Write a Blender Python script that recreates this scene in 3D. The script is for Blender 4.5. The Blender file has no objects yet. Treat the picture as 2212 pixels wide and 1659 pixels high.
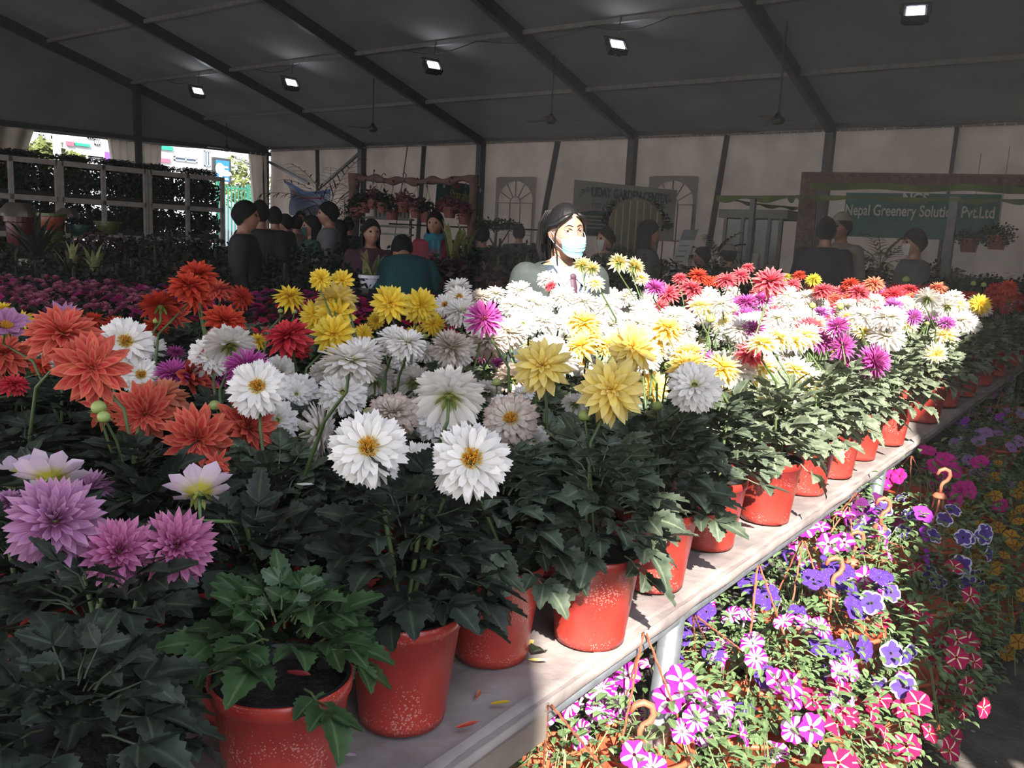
import bpy, math, random
from mathutils import Vector, Matrix, noise
random.seed(7)
D = bpy.data
COL = bpy.context.scene.collection
PI = math.pi
R = math.radians
# ---------------------------------------------------------------- camera
CAM_R = Matrix(((0.8006716, -0.13507009, 0.5836789),
                (0.59721557, 0.10266221, -0.79548352),
                (0.04752427, 0.98550319, 0.16286468)))
CAM_C = Vector((0, 0, 1.5))
F = 1856.0
cam = D.objects.new('camera', D.cameras.new('camera'))
COL.objects.link(cam)
cam.matrix_world = Matrix.Translation(CAM_C) @ CAM_R.to_4x4()
cam.data.sensor_width = 36
cam.data.lens = 36 * F / 2212
cam.data.clip_start = 0.02
cam.data.clip_end = 500
bpy.context.scene.camera = cam
# ---------------------------------------------------------------- world, sun, exposure
sc = bpy.context.scene
sc.view_settings.view_transform = 'Standard'
sc.view_settings.look = 'None'
sc.view_settings.gamma = 1
sc.view_settings.use_curve_mapping = False
sc.view_settings.exposure = 0.0
sc.cycles.use_denoising = True
sc.cycles.max_bounces = 7
sc.cycles.diffuse_bounces = 4
sc.cycles.transmission_bounces = 4
sc.cycles.sample_clamp_indirect = 8
sc.cycles.caustics_reflective = False
sc.cycles.caustics_refractive = False
W = D.worlds.new('sky')
sc.world = W
W.use_nodes = True
nt = W.node_tree
nt.nodes.clear()
wo = nt.nodes.new('ShaderNodeOutputWorld')
wb = nt.nodes.new('ShaderNodeBackground')
tc = nt.nodes.new('ShaderNodeTexCoord')
sx = nt.nodes.new('ShaderNodeSeparateXYZ')
cr = nt.nodes.new('ShaderNodeValToRGB')
cr.color_ramp.elements[0].position = 0.0
cr.color_ramp.elements[0].color = (0.88, 0.88, 0.90, 1)
cr.color_ramp.elements[1].position = 0.7
cr.color_ramp.elements[1].color = (0.62, 0.72, 0.92, 1)
nt.links.new(tc.outputs['Generated'], sx.inputs[0])
nt.links.new(sx.outputs['Z'], cr.inputs[0])
nt.links.new(cr.outputs[0], wb.inputs[0])
wb.inputs[1].default_value = 4.0
nt.links.new(wb.outputs[0], wo.inputs[0])
ELEV = R(35)
SUN = Vector((0.6223 * math.cos(ELEV), -0.7828 * math.cos(ELEV), math.sin(ELEV)))
sl = D.lights.new('sun', 'SUN')
sl.energy = 18.0
sl.angle = R(0.6)
sl.color = (1.0, 0.95, 0.86)
so = D.objects.new('sun', sl)
COL.objects.link(so)
so.rotation_euler = SUN.to_track_quat('Z', 'Y').to_euler()
def portal(name, loc, normal, sx_, sy_):
    l = D.lights.new(name, 'AREA')
    l.shape = 'RECTANGLE'
    l.size = sx_
    l.size_y = sy_
    l.cycles.is_portal = True
    o = D.objects.new(name, l)
    COL.objects.link(o)
    o.location = loc
    o.rotation_euler = (-Vector(normal)).to_track_quat('Z', 'Y').to_euler()
    return o
# ---------------------------------------------------------------- pixel -> place helpers (camera frame 2212 x 1659)
def ray(px, py):
    return CAM_R @ Vector(((px - 1106) / F, -(py - 829.5) / F, -1))
def at(px, py, d):
    return CAM_C + ray(px, py) * d
def onp(px, py, ax, val):
    r = ray(px, py)
    return CAM_C + r * ((val - CAM_C[ax]) / r[ax])
def samez(px, py, z):
    return onp(px, py, 2, z)
# ---------------------------------------------------------------- mesh helpers
class MB:
    def __init__(s):
        s.v = []; s.f = []; s.c = []
    def add(s, vs, fs, col=(0, 0, 0)):
        o = len(s.v)
        s.v += [tuple(v) for v in vs]
        s.f += [tuple(i + o for i in f) for f in fs]
        if col and isinstance(col, list):
            s.c += col
        else:
            s.c += [col] * len(vs)
        return s
    def box(s, x0, x1, y0, y1, z0, z1, M=None):
        vs = [Vector((x, y, z)) for x in (x0, x1) for y in (y0, y1) for z in (z0, z1)]
        if M is not None:
            vs = [M @ v for v in vs]
        return s.add(vs, [(0, 1, 3, 2), (4, 6, 7, 5), (0, 4, 5, 1), (2, 3, 7, 6), (0, 2, 6, 4), (1, 5, 7, 3)])
    def bar(s, a, b, w, h=None):
        a = Vector(a); b = Vector(b); h = h or w
        d = b - a; L = d.length
        q = d.to_track_quat('Z', 'Y').to_matrix().to_4x4()
        return s.box(-w / 2, w / 2, -h / 2, h / 2, 0, L, Matrix.Translation(a) @ q)
    def tube(s, pts, r, n=6, cap=True, col=(0, 0, 0)):
        pts = [Vector(p) for p in pts]
        rs = r if isinstance(r, (list, tuple)) else [r] * len(pts)
        vs = []; fs = []
        prev = None
        for i, p in enumerate(pts):
            d = (pts[min(i + 1, len(pts) - 1)] - pts[max(i - 1, 0)])
            d = d.normalized() if d.length > 1e-9 else Vector((0, 0, 1))
            if prev is None:
                u = d.orthogonal().normalized()
            else:
                u = (prev - d * prev.dot(d))
                u = u.normalized() if u.length > 1e-6 else d.orthogonal().normalized()
            prev = u
            w = d.cross(u)
            for k in range(n):
                a = 2 * PI * k / n
                vs.append(p + (u * math.cos(a) + w * math.sin(a)) * rs[i])
        for i in range(len(pts) - 1):
            for k in range(n):
                a = i * n + k; b = i * n + (k + 1) % n
                fs.append((a, b, b + n, a + n))
        if cap:
            fs.append(tuple(range(n - 1, -1, -1)))
            fs.append(tuple(range((len(pts) - 1) * n, len(pts) * n)))
        return s.add(vs, fs, col)
    def lathe(s, prof, n=24, M=None, a0=0.0):
        vs = []; fs = []
        for r, z in prof:
            for k in range(n):
                a = 2 * PI * k / n + a0
                vs.append(Vector((r * math.cos(a), r * math.sin(a), z)))
        for i in range(len(prof) - 1):
            for k in range(n):
                a = i * n + k; b = i * n + (k + 1) % n
                fs.append((a, b, b + n, a + n))
        if M is not None:
            vs = [M @ v for v in vs]
        return s.add(vs, fs)
    def disc(s, r, z, n=24, M=None):
        vs = [Vector((r * math.cos(2 * PI * k / n), r * math.sin(2 * PI * k / n), z)) for k in range(n)]
        if M is not None:
            vs = [M @ v for v in vs]
        return s.add(vs, [tuple(range(n))])
    def ell(s, c, r, n=12, m=8, M=None, col=(0, 0, 0)):
        c = Vector(c); vs = []; fs = []
        for i in range(m + 1):
            th = PI * i / m
            for k in range(n):
                a = 2 * PI * k / n
                v = Vector((r[0] * math.sin(th) * math.cos(a), r[1] * math.sin(th) * math.sin(a), r[2] * math.cos(th)))
                if M is not None:
                    v = M @ v
                vs.append(c + v)
        for i in range(m):
            for k in range(n):
                a = i * n + k; b = i * n + (k + 1) % n
                fs.append((a, a + n, b + n, b))
        return s.add(vs, fs, col)
    def grid(s, fn, nu, nv, col=None):
        vs = [fn(i / nu, j / nv) for j in range(nv + 1) for i in range(nu + 1)]
        fs = [(j * (nu + 1) + i, j * (nu + 1) + i + 1, (j + 1) * (nu + 1) + i + 1, (j + 1) * (nu + 1) + i) for j in range(nv) for i in range(nu)]
        cols = [col(i / nu, j / nv) for j in range(nv + 1) for i in range(nu + 1)] if col else (0, 0, 0)
        return s.add(vs, fs, cols)
    def mesh(s, name, smooth=False):
        m = D.meshes.new(name)
        m.from_pydata(s.v, [], s.f)
        if any(c != (0, 0, 0) for c in s.c[:40]) or any(c != (0, 0, 0) for c in s.c[-5:]):
            a = m.color_attributes.new('pc', 'FLOAT_COLOR', 'POINT')
            fl = []
            for c in s.c:
                fl += [c[0], c[1], c[2], 1.0]
            a.data.foreach_set('color', fl)
        if smooth:
            m.polygons.foreach_set('use_smooth', [True] * len(m.polygons))
        m.update()
        return m
def put(name, mesh, mat=None, parent=None, loc=None, M=None, **kw):
    """link one object; MESH is an MB or a mesh datablock that may be shared"""
    if isinstance(mesh, MB):
        mesh = mesh.mesh(name, kw.pop('smooth', False))
    kw.pop('smooth', None)
    o = D.objects.new(name, mesh)
    COL.objects.link(o)
    if parent is not None:
        o.parent = parent
    if mat is not None:
        if len(mesh.materials) == 0:
            mesh.materials.append(mat)
        elif mesh.materials[0] != mat:
            o.material_slots[0].link = 'OBJECT'
            o.material_slots[0].material = mat
    if M is not None:
        o.matrix_basis = M
    elif loc is not None:
        o.location = loc
    for k, v in kw.items():
        o[k] = v
    return o
def thing(name, label, cat, loc=(0, 0, 0), rz=0.0, group=None):
    o = D.objects.new(name, None)
    o.empty_display_size = 0.05
    COL.objects.link(o)
    o.location = loc
    o.rotation_euler = (0, 0, rz)
    o['label'] = label
    o['category'] = cat
    if group:
        o['group'] = group
    return o
def tag(o, label, cat, group=None, kind=None):
    o['label'] = label
    o['category'] = cat
    if group: o['group'] = group
    if kind: o['kind'] = kind
    return o
def struct(name, mb, mat, parent=None, smooth=False):
    o = put(name, mb, mat, parent, smooth=smooth)
    if parent is None:
        o['kind'] = 'structure'
    return o
# ---------------------------------------------------------------- materials
def N(nt, t, **kw):
    n = nt.nodes.new(t)
    for k, v in kw.items():
        setattr(n, k, v)
    return n
def base_mat(name):
    m = D.materials.new(name)
    m.use_nodes = True
    m.node_tree.nodes.clear()
    return m, m.node_tree, m.node_tree.nodes.new('ShaderNodeOutputMaterial')
def noise_col(nt, c, amt, scale, c2=None, detail=3, obj=True, lo=.35, hi=.65):
    t = N(nt, 'ShaderNodeTexCoord')
    nz = N(nt, 'ShaderNodeTexNoise')
    nz.inputs['Scale'].default_value = scale
    nz.inputs['Detail'].default_value = detail
    nt.links.new(t.outputs['Object'], nz.inputs['Vector'])
    r = N(nt, 'ShaderNodeValToRGB')
    r.color_ramp.elements[0].position = lo
    r.color_ramp.elements[1].position = hi
    a = tuple(max(0, x * (1 - amt)) for x in c)
    b = c2 if c2 else tuple(min(1, x * (1 + amt)) for x in c)
    r.color_ramp.elements[0].color = (*a, 1)
    r.color_ramp.elements[1].color = (*b, 1)
    nt.links.new(nz.outputs['Fac'], r.inputs[0])
    return r.outputs[0], nz.outputs['Fac']
def mat(name, c, rough=0.6, amt=0.12, scale=8, c2=None, metal=0.0, bump=0.0, bscale=None, spec=0.4, lo=.35, hi=.65):
    m, nt, out = base_mat(name)
    p = N(nt, 'ShaderNodeBsdfPrincipled')
    p.inputs['Roughness'].default_value = rough
    p.inputs['Metallic'].default_value = metal
    p.inputs['Specular IOR Level'].default_value = spec
    co, fac = noise_col(nt, c, amt, scale, c2, lo=lo, hi=hi)
    nt.links.new(co, p.inputs['Base Color'])
    if bump:
        b = N(nt, 'ShaderNodeBump')
        b.inputs['Strength'].default_value = bump
        b.inputs['Distance'].default_value = 0.01
        if bscale:
            t = N(nt, 'ShaderNodeTexCoord')
            z = N(nt, 'ShaderNodeTexNoise')
            z.inputs['Scale'].default_value = bscale
            z.inputs['Detail'].default_value = 4
            nt.links.new(t.outputs['Object'], z.inputs['Vector'])
            fac = z.outputs['Fac']
        nt.links.new(fac, b.inputs['Height'])
        nt.links.new(b.outputs[0], p.inputs['Normal'])
    nt.links.new(p.outputs[0], out.inputs[0])
    return m
def cloth_mat(name, c, trans=0.3, amt=0.1, scale=3, tcol=None, c2=None):
    """thin fabric: diffuse plus some light let through from behind"""
    m, nt, out = base_mat(name)
    d = N(nt, 'ShaderNodeBsdfDiffuse')
    t = N(nt, 'ShaderNodeBsdfTranslucent')
    mx = N(nt, 'ShaderNodeMixShader')
    mx.inputs[0].default_value = trans
    co, fac = noise_col(nt, c, amt, scale, c2)
    nt.links.new(co, d.inputs[0])
    if tcol:
        t.inputs[0].default_value = (*tcol, 1)
    else:
        nt.links.new(co, t.inputs[0])
    nt.links.new(d.outputs[0], mx.inputs[1])
    nt.links.new(t.outputs[0], mx.inputs[2])
    nt.links.new(mx.outputs[0], out.inputs[0])
    return m
def petal_mat(name, c0, c1, c2, streak=None, samt=0.0, p0=.25, p1=.7, trans=.3, edge=None):
    """pc.r = base..tip, pc.g = midrib..edge, pc.b = random per petal"""
    m, nt, out = base_mat(name)
    a = N(nt, 'ShaderNodeAttribute', attribute_name='pc')
    s = N(nt, 'ShaderNodeSeparateColor')
    nt.links.new(a.outputs['Color'], s.inputs[0])
    r = N(nt, 'ShaderNodeValToRGB')
    r.color_ramp.elements[0].position = p0 * .4
    r.color_ramp.elements[0].color = (*c0, 1)
    r.color_ramp.elements[1].position = p1
    r.color_ramp.elements[1].color = (*c1, 1)
    e = r.color_ramp.elements.new(1.0)
    e.color = (*c2, 1)
    nt.links.new(s.outputs[0], r.inputs[0])
    col = r.outputs[0]
    if edge:
        mp = N(nt, 'ShaderNodeMapRange')
        mp.inputs[1].default_value = .45; mp.inputs[2].default_value = 1.0
        nt.links.new(s.outputs[1], mp.inputs[0])
        mm = N(nt, 'ShaderNodeMix', data_type='RGBA')
        nt.links.new(mp.outputs[0], mm.inputs[0])
        nt.links.new(col, mm.inputs[6])
        mm.inputs[7].default_value = (*edge, 1)
        col = mm.outputs[2]
    if streak:
        # veins that run along the petal
        t = N(nt, 'ShaderNodeCombineXYZ')
        q = N(nt, 'ShaderNodeMath', operation='MULTIPLY'); q.inputs[1].default_value = 5.0
        nt.links.new(s.outputs[1], q.inputs[0])
        q2 = N(nt, 'ShaderNodeMath', operation='MULTIPLY'); q2.inputs[1].default_value = 40.0
        nt.links.new(s.outputs[2], q2.inputs[0])
        nt.links.new(q.outputs[0], t.inputs[0]); nt.links.new(s.outputs[0], t.inputs[1]); nt.links.new(q2.outputs[0], t.inputs[2])
        z = N(nt, 'ShaderNodeTexNoise'); z.inputs['Scale'].default_value = 1.3; z.inputs['Detail'].default_value = 2
        nt.links.new(t.outputs[0], z.inputs['Vector'])
        mp = N(nt, 'ShaderNodeMapRange'); mp.inputs[1].default_value = .48; mp.inputs[2].default_value = .66; mp.inputs[4].default_value = samt
        nt.links.new(z.outputs['Fac'], mp.inputs[0])
        mm = N(nt, 'ShaderNodeMix', data_type='RGBA')
        nt.links.new(mp.outputs[0], mm.inputs[0])
        nt.links.new(col, mm.inputs[6]); mm.inputs[7].default_value = (*streak, 1)
        col = mm.outputs[2]
    h = N(nt, 'ShaderNodeHueSaturation')
    mv = N(nt, 'ShaderNodeMapRange'); mv.inputs[3].default_value = .86; mv.inputs[4].default_value = 1.12
    nt.links.new(s.outputs[2], mv.inputs[0])
    nt.links.new(mv.outputs[0], h.inputs['Value'])
    nt.links.new(col, h.inputs['Color'])
    col = h.outputs[0]
    d = N(nt, 'ShaderNodeBsdfDiffuse'); tr = N(nt, 'ShaderNodeBsdfTranslucent'); mx = N(nt, 'ShaderNodeMixShader')
    mx.inputs[0].default_value = trans
    nt.links.new(col, d.inputs[0]); nt.links.new(col, tr.inputs[0])
    nt.links.new(d.outputs[0], mx.inputs[1]); nt.links.new(tr.outputs[0], mx.inputs[2]); nt.links.new(mx.outputs[0], out.inputs[0])
    return m
def leaf_mat(name, c, dust, rib, rough=.55, trans=.12):
    m, nt, out = base_mat(name)
    a = N(nt, 'ShaderNodeAttribute', attribute_name='pc')
    s = N(nt, 'ShaderNodeSeparateColor')
    nt.links.new(a.outputs['Color'], s.inputs[0])
    co, fac = noise_col(nt, c, .25, 35, dust, lo=.3, hi=.72)
    oi = N(nt, 'ShaderNodeObjectInfo')
    ad = N(nt, 'ShaderNodeMath', operation='ADD')
    nt.links.new(s.outputs[2], ad.inputs[0]); nt.links.new(oi.outputs['Random'], ad.inputs[1])
    mv = N(nt, 'ShaderNodeMapRange'); mv.inputs[2].default_value = 2; mv.inputs[3].default_value = .7; mv.inputs[4].default_value = 1.3
    nt.links.new(ad.outputs[0], mv.inputs[0])
    h = N(nt, 'ShaderNodeHueSaturation')
    nt.links.new(mv.outputs[0], h.inputs['Value']); nt.links.new(co, h.inputs['Color'])
    mp = N(nt, 'ShaderNodeMapRange'); mp.inputs[1].default_value = .0; mp.inputs[2].default_value = .16; mp.inputs[3].default_value = .75; mp.inputs[4].default_value = 0
    nt.links.new(s.outputs[1], mp.inputs[0])
    mm = N(nt, 'ShaderNodeMix', data_type='RGBA')
    nt.links.new(mp.outputs[0], mm.inputs[0]); nt.links.new(h.outputs[0], mm.inputs[6]); mm.inputs[7].default_value = (*rib, 1)
    p = N(nt, 'ShaderNodeBsdfPrincipled')
    p.inputs['Roughness'].default_value = rough
    p.inputs['Specular IOR Level'].default_value = .3
    nt.links.new(mm.outputs[2], p.inputs['Base Color'])
    tr = N(nt, 'ShaderNodeBsdfTranslucent'); nt.links.new(mm.outputs[2], tr.inputs[0])
    mx = N(nt, 'ShaderNodeMixShader'); mx.inputs[0].default_value = trans
    nt.links.new(p.outputs[0], mx.inputs[1]); nt.links.new(tr.outputs[0], mx.inputs[2]); nt.links.new(mx.outputs[0], out.inputs[0])
    return m
def emit(name, c, s):
    m, nt, out = base_mat(name)
    e = N(nt, 'ShaderNodeEmission')
    e.inputs[0].default_value = (*c, 1); e.inputs[1].default_value = s
    nt.links.new(e.outputs[0], out.inputs[0])
    return m
M_ = {}
M_['roof'] = cloth_mat('roof_fabric', (.17, .162, .155), trans=.012, scale=.6, amt=.12)
M_['wall'] = cloth_mat('wall_fabric', (.34, .275, .23), trans=.10, scale=1.2, amt=.14)
M_['drape'] = cloth_mat('drape_fabric', (.60, .53, .45), trans=.10, scale=2)
M_['alu'] = mat('grey_aluminium', (.07, .07, .075), .5, metal=.3)
M_['seam'] = mat('pale_webbing', (.17, .16, .155), .7)
M_['ground'] = mat('trodden_earth', (.085, .074, .066), .95, .3, 9, bump=.6, bscale=45)
M_['paving'] = mat('sunlit_concrete', (.50, .48, .45), .9, .1, 1)
M_['potred'] = None
M_['soil'] = mat('dark_soil', (.03, .022, .018), .95, .4, 40, bump=.8, bscale=120)
M_['potin'] = mat('black_pot_lining', (.05, .05, .055), .5)
M_['cloth'] = mat('grey_white_bench_cloth', (.24, .20, .19), .85, .16, 6, c2=(.34, .295, .275), bump=.35, bscale=30)
M_['wood'] = mat('pale_weathered_wood', (.26, .20, .16), .7, .25, 5, c2=(.40, .33, .28))
M_['galv'] = mat('galvanised_steel', (.34, .37, .40), .38, .15, 30, metal=.75)
M_['steel'] = mat('dull_white_paint', (.30, .27, .24), .5)
M_['dark'] = mat('dark_plastic', (.02, .02, .022), .45)
M_['stem'] = mat('green_stem', (.07, .11, .035), .5, .2, 20)
M_['calyx'] = mat('green_calyx', (.13, .20, .05), .5, .25, 60, c2=(.30, .30, .05))
M_['bud'] = mat('green_bud', (.28, .34, .10), .45, .2, 60)
M_['centre'] = mat('orange_florets', (.80, .30, .015), .8, .35, 150, c2=(.85, .48, .04))
M_['tcotta'] = mat('terracotta_plastic', (.58, .12, .055), .38, .1, 6)
M_['cord'] = mat('orange_plastic_cord', (.42, .13, .07), .5)
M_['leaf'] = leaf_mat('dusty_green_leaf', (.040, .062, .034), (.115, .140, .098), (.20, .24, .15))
M_['leafsun'] = leaf_mat('sun_paled_dusty_leaf', (.085, .115, .065), (.22, .25, .17), (.30, .34, .22))  # lighter dusty copy; the sunlit tone is put into the leaf colour
M_['leafshade'] = leaf_mat('shade_darkened_dahlia_leaf', (.016, .026, .016), (.045, .056, .040), (.08, .10, .06))  # same dahlia leaf, darkened in colour for the shade at the near left
M_['leaf2'] = leaf_mat('fresh_green_leaf', (.030, .065, .022), (.055, .10, .038), (.12, .17, .07), .4)
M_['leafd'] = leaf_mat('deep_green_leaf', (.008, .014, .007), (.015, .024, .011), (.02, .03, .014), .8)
M_['pleaf'] = leaf_mat('soft_petunia_leaf', (.08, .14, .05), (.17, .25, .11), (.22, .30, .14))
M_['varieg'] = leaf_mat('yellow_edged_leaf', (.14, .15, .06), (.26, .25, .10), (.05, .09, .04))
# red flower pots with dried water spots
def pot_mat():
    m, nt, out = base_mat('red_plastic_with_water_spots')
    p = N(nt, 'ShaderNodeBsdfPrincipled')
    p.inputs['Roughness'].default_value = .28
    t = N(nt, 'ShaderNodeTexCoord')
    vo = N(nt, 'ShaderNodeTexVoronoi'); vo.inputs['Scale'].default_value = 210
    nt.links.new(t.outputs['Object'], vo.inputs['Vector'])
    nz = N(nt, 'ShaderNodeTexNoise'); nz.inputs['Scale'].default_value = 14
    oi = N(nt, 'ShaderNodeObjectInfo')
    va = N(nt, 'ShaderNodeVectorMath', operation='ADD')
    nt.links.new(t.outputs['Object'], va.inputs[0]); nt.links.new(oi.outputs['Random'], va.inputs[1])
    nt.links.new(va.outputs[0], nz.inputs['Vector'])
    th = N(nt, 'ShaderNodeMapRange'); th.inputs[1].default_value = .38; th.inputs[2].default_value = .66; th.inputs[3].default_value = .02; th.inputs[4].default_value = .42
    nt.links.new(nz.outputs['Fac'], th.inputs[0])
    lt = N(nt, 'ShaderNodeMath', operation='LESS_THAN')
    nt.links.new(vo.outputs['Distance'], lt.inputs[0]); nt.links.new(th.outputs[0], lt.inputs[1])
    co, f = noise_col(nt, (.33, .030, .021), .15, 10, (.38, .042, .03))
    mm = N(nt, 'ShaderNodeMix', data_type='RGBA')
    fm = N(nt, 'ShaderNodeMath', operation='MULTIPLY'); fm.inputs[1].default_value = .30
    nt.links.new(lt.outputs[0], fm.inputs[0])
    nt.links.new(fm.outputs[0], mm.inputs[0]); nt.links.new(co, mm.inputs[6]); mm.inputs[7].default_value = (.75, .5, .45, 1)
    nt.links.new(mm.outputs[2], p.inputs['Base Color'])
    nt.links.new(p.outputs[0], out.inputs[0])
    return m
M_['potred'] = pot_mat()
P_ = {
 'coral': petal_mat('coral_petal', (.48, .025, .03), (.55, .06, .055), (.66, .16, .11), streak=(.74, .30, .14), samt=.45, edge=(.68, .17, .11)),
 'orange': petal_mat('orange_red_petal', (.42, .018, .012), (.50, .04, .028), (.58, .10, .05), streak=(.66, .20, .06), samt=.4),
 'peach': petal_mat('dull_peach_petal', (.55, .12, .07), (.60, .20, .11), (.68, .30, .18), streak=(.50, .10, .08), samt=.4),
 'red': petal_mat('crimson_petal', (.45, .012, .03), (.55, .03, .05), (.62, .09, .09), streak=(.7, .2, .15), samt=.3),
 'white': petal_mat('white_petal', (.70, .68, .32), (.84, .81, .76), (.84, .79, .75), streak=(.72, .66, .62), samt=.5, p1=.4),
 'faded': petal_mat('faded_white_petal', (.55, .50, .35), (.68, .60, .54), (.42, .28, .22), streak=(.45, .33, .27), samt=.7, p1=.75),
 'yellow': petal_mat('yellow_petal', (.80, .50, .02), (.84, .62, .06), (.82, .66, .16), streak=(.80, .50, .10), samt=.3),
 'paleyellow': petal_mat('pale_yellow_petal', (.85, .60, .06), (.84, .68, .20), (.80, .66, .30), streak=(.75, .55, .25), samt=.35),
 'cream': petal_mat('cream_petal', (.88, .72, .15), (.88, .82, .50), (.88, .86, .72)),
 'magenta': petal_mat('magenta_petal', (.36, .02, .20), (.46, .06, .30), (.60, .20, .44), streak=(.66, .34, .54), samt=.35),
 'purple': petal_mat('purple_petal', (.28, .02, .20), (.38, .05, .34), (.62, .36, .62), streak=(.75, .6, .75), samt=.4),
 'lavender': petal_mat('lavender_petal', (.34, .09, .24), (.44, .19, .36), (.54, .30, .44), streak=(.70, .45, .62), samt=.5),
 'pink': petal_mat('pink_petal', (.40, .05, .20), (.50, .14, .31), (.58, .25, .38), streak=(.72, .38, .52), samt=.45),
 'lilac': petal_mat('lilac_white_petal', (.55, .50, .04), (.72, .60, .62), (.66, .50, .68), streak=(.55, .40, .62), samt=.35, p0=.5, p1=.45),
 'rose': petal_mat('rose_red_petal', (.50, .02, .07), (.58, .06, .10), (.72, .22, .18), streak=(.85, .45, .35), samt=.4),
 'olive': petal_mat('olive_yellow_petal', (.45, .35, .02), (.55, .48, .05), (.60, .52, .10)),
}
M_['ceramic'] = None
# ================================================================ THE TENT (the setting)
YW = 20.3; XG = -26.3; XR = 1.2; YR = 5.0; EAVE = 4.4; YF = -4.2
KR = math.tan(R(16))
def roof_z(y):
    return EAVE + (YW - y) * KR if y >= YR else EAVE + (YW - YR) * KR - (YR - y) * KR * .8
mb = MB()
mb.grid(lambda u, v: Vector((-45 + 65 * u, -22 + 50 * v, 0)), 4, 4)
struct('floor', mb, M_['ground'])
mb = MB()
mb.box(-120, XG - .6, -60, 80, -.12, -.01)
mb.box(-40, 60, -70, YF - .8, -.02, .006)
mb.box(XR + .9, 60, YF - .8, 60, -.02, .006)
tag(put('outdoor_paving', mb, M_['paving']), 'sunlit concrete paving outside the tent', 'paving', kind='structure')
# roof in bays so that each fabric panel sags a little between rafters
def roofpatch(x0, x1, y0, y1, sag):
    def fn(u, v):
        x = x0 + (x1 - x0) * u; y = y0 + (y1 - y0) * v
        return Vector((x, y, roof_z(y) - sag * math.sin(PI * u) * (0.4 + .6 * abs(math.sin(PI * v)))))
    return fn
posts_x = [-26.3, -21.28, -16.3, -11.28, -6.27, -1.27]
roof = MB()
edges = posts_x + [XR]
for a, b in zip(edges[:-1], edges[1:]):
    for y0, y1 in ((17.65, YW + .16), (15.1, 17.65), (12.6, 15.1), (10.0, 12.6), (7.5, 10.0), (YR, 7.5), (.5, YR), (YF, .5)):
        roof.grid(roofpatch(a, b, y0, y1, .05), 8, 5)
struct('ceiling', roof, M_['roof'], smooth=True)
# back wall fabric, one panel per bay half, pleated, with the slanting lap strips
def panel(x0, x1, seed):
    mb = MB()
    def fn(u, v):
        x = x0 + (x1 - x0) * u; z = .02 + (EAVE - .06) * v
        y = YW + .10 + .05 * math.sin(x * 9) * (1 - .7 * v) + .09 * noise.noise(Vector((x * 1.3, z * .6, 2)))
        return Vector((x, y, z))
    mb.grid(fn, 40, 12)
    return mb
wall = thing('wall_back', 'pleated beige fabric back wall of the tent', 'wall'); wall['kind'] = 'structure'; del wall['category']
xs = posts_x + [XR]
k = 0
for a, b in zip(xs[:-1], xs[1:]):
    m = (a + b) / 2
    for p, q in ((a, m), (m, b)) if b - a > 3 else ((a, b),):
        k += 1
        put('fabric_panel', panel(p, q, k * 1.7), M_['wall'], wall, smooth=True)
# posts, lap strips, eave rail
frame = thing('tent_frame', 'dark aluminium posts, rafters and purlins of the tent', 'frame'); frame['kind'] = 'structure'; del frame['category']
for x in posts_x:
    mb = MB(); mb.box(x - .09, x + .09, YW - .28, YW - .05, 0, EAVE + .05)
    put('post', mb, M_['alu'], frame)
    mb = MB()
    mb.bar((x, YW - .12, EAVE - .05), (x, YR, EAVE + (YW - YR) * KR - .18), .14, .30)
    put('rafter', mb, M_['alu'], frame)
    mb = MB()
    mb.bar((x, YR, EAVE + (YW - YR) * KR - .18), (x, YF, roof_z(YF) - .18), .14, .30)
    put('rafter', mb, M_['alu'], frame)
for px, top, pxb, pyb, w in ((685, 330, 687, 450, .16), (916, 318, 905, 480, .18), (1205, 308, 1180, 440, .24), (1572, 288, 1548, 430, .30), (2068, 275, 2040, 480, .34), (880, 316, 878, 330, .02)):
    a = onp(px, top, 1, YW - .02); b = onp(pxb, pyb, 1, YW - .02)
    d = (b - a).normalized(); b = a + d * ((a.z - .1) / -d.z) if d.z < 0 else b
    mb = MB(); mb.bar((a.x, YW - .02, EAVE - .1), (b.x, YW - .02, .05), w, .03)
    put('lap_strip', mb, M_['alu'], frame)
for y in (17.65, 15.1, 12.6, 10.0, 7.5):
    mb = MB(); mb.bar((XG, y, roof_z(y) - .09), (XR, y, roof_z(y) - .09), .09, .09)
    put('purlin', mb, M_['seam'], frame)
mb = MB(); mb.bar((XG, YW - .1, EAVE + .02), (XR, YW - .1, EAVE + .02), .12, .14)
put('eave_rail', mb, M_['alu'], frame)
mb = MB()
for i in range(140):
    x = XG + .3 + i * .19
    if x < -1:
        mb.box(x, x + .15, YW - .19, YW - .165, EAVE - .13, EAVE - .09)
put('lacing', mb, M_['seam'], frame, kind='stuff')
for a, b in (((XG, YW - .15, 4.0), (XG + 2.4, YW - .15, 3.15)), ((-21.4, YW - .2, 4.1), (-23.3, YW - .2, 3.0))):
    mb = MB(); mb.bar(a, b, .08, .08); put('brace', mb, M_['alu'], frame)
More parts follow.
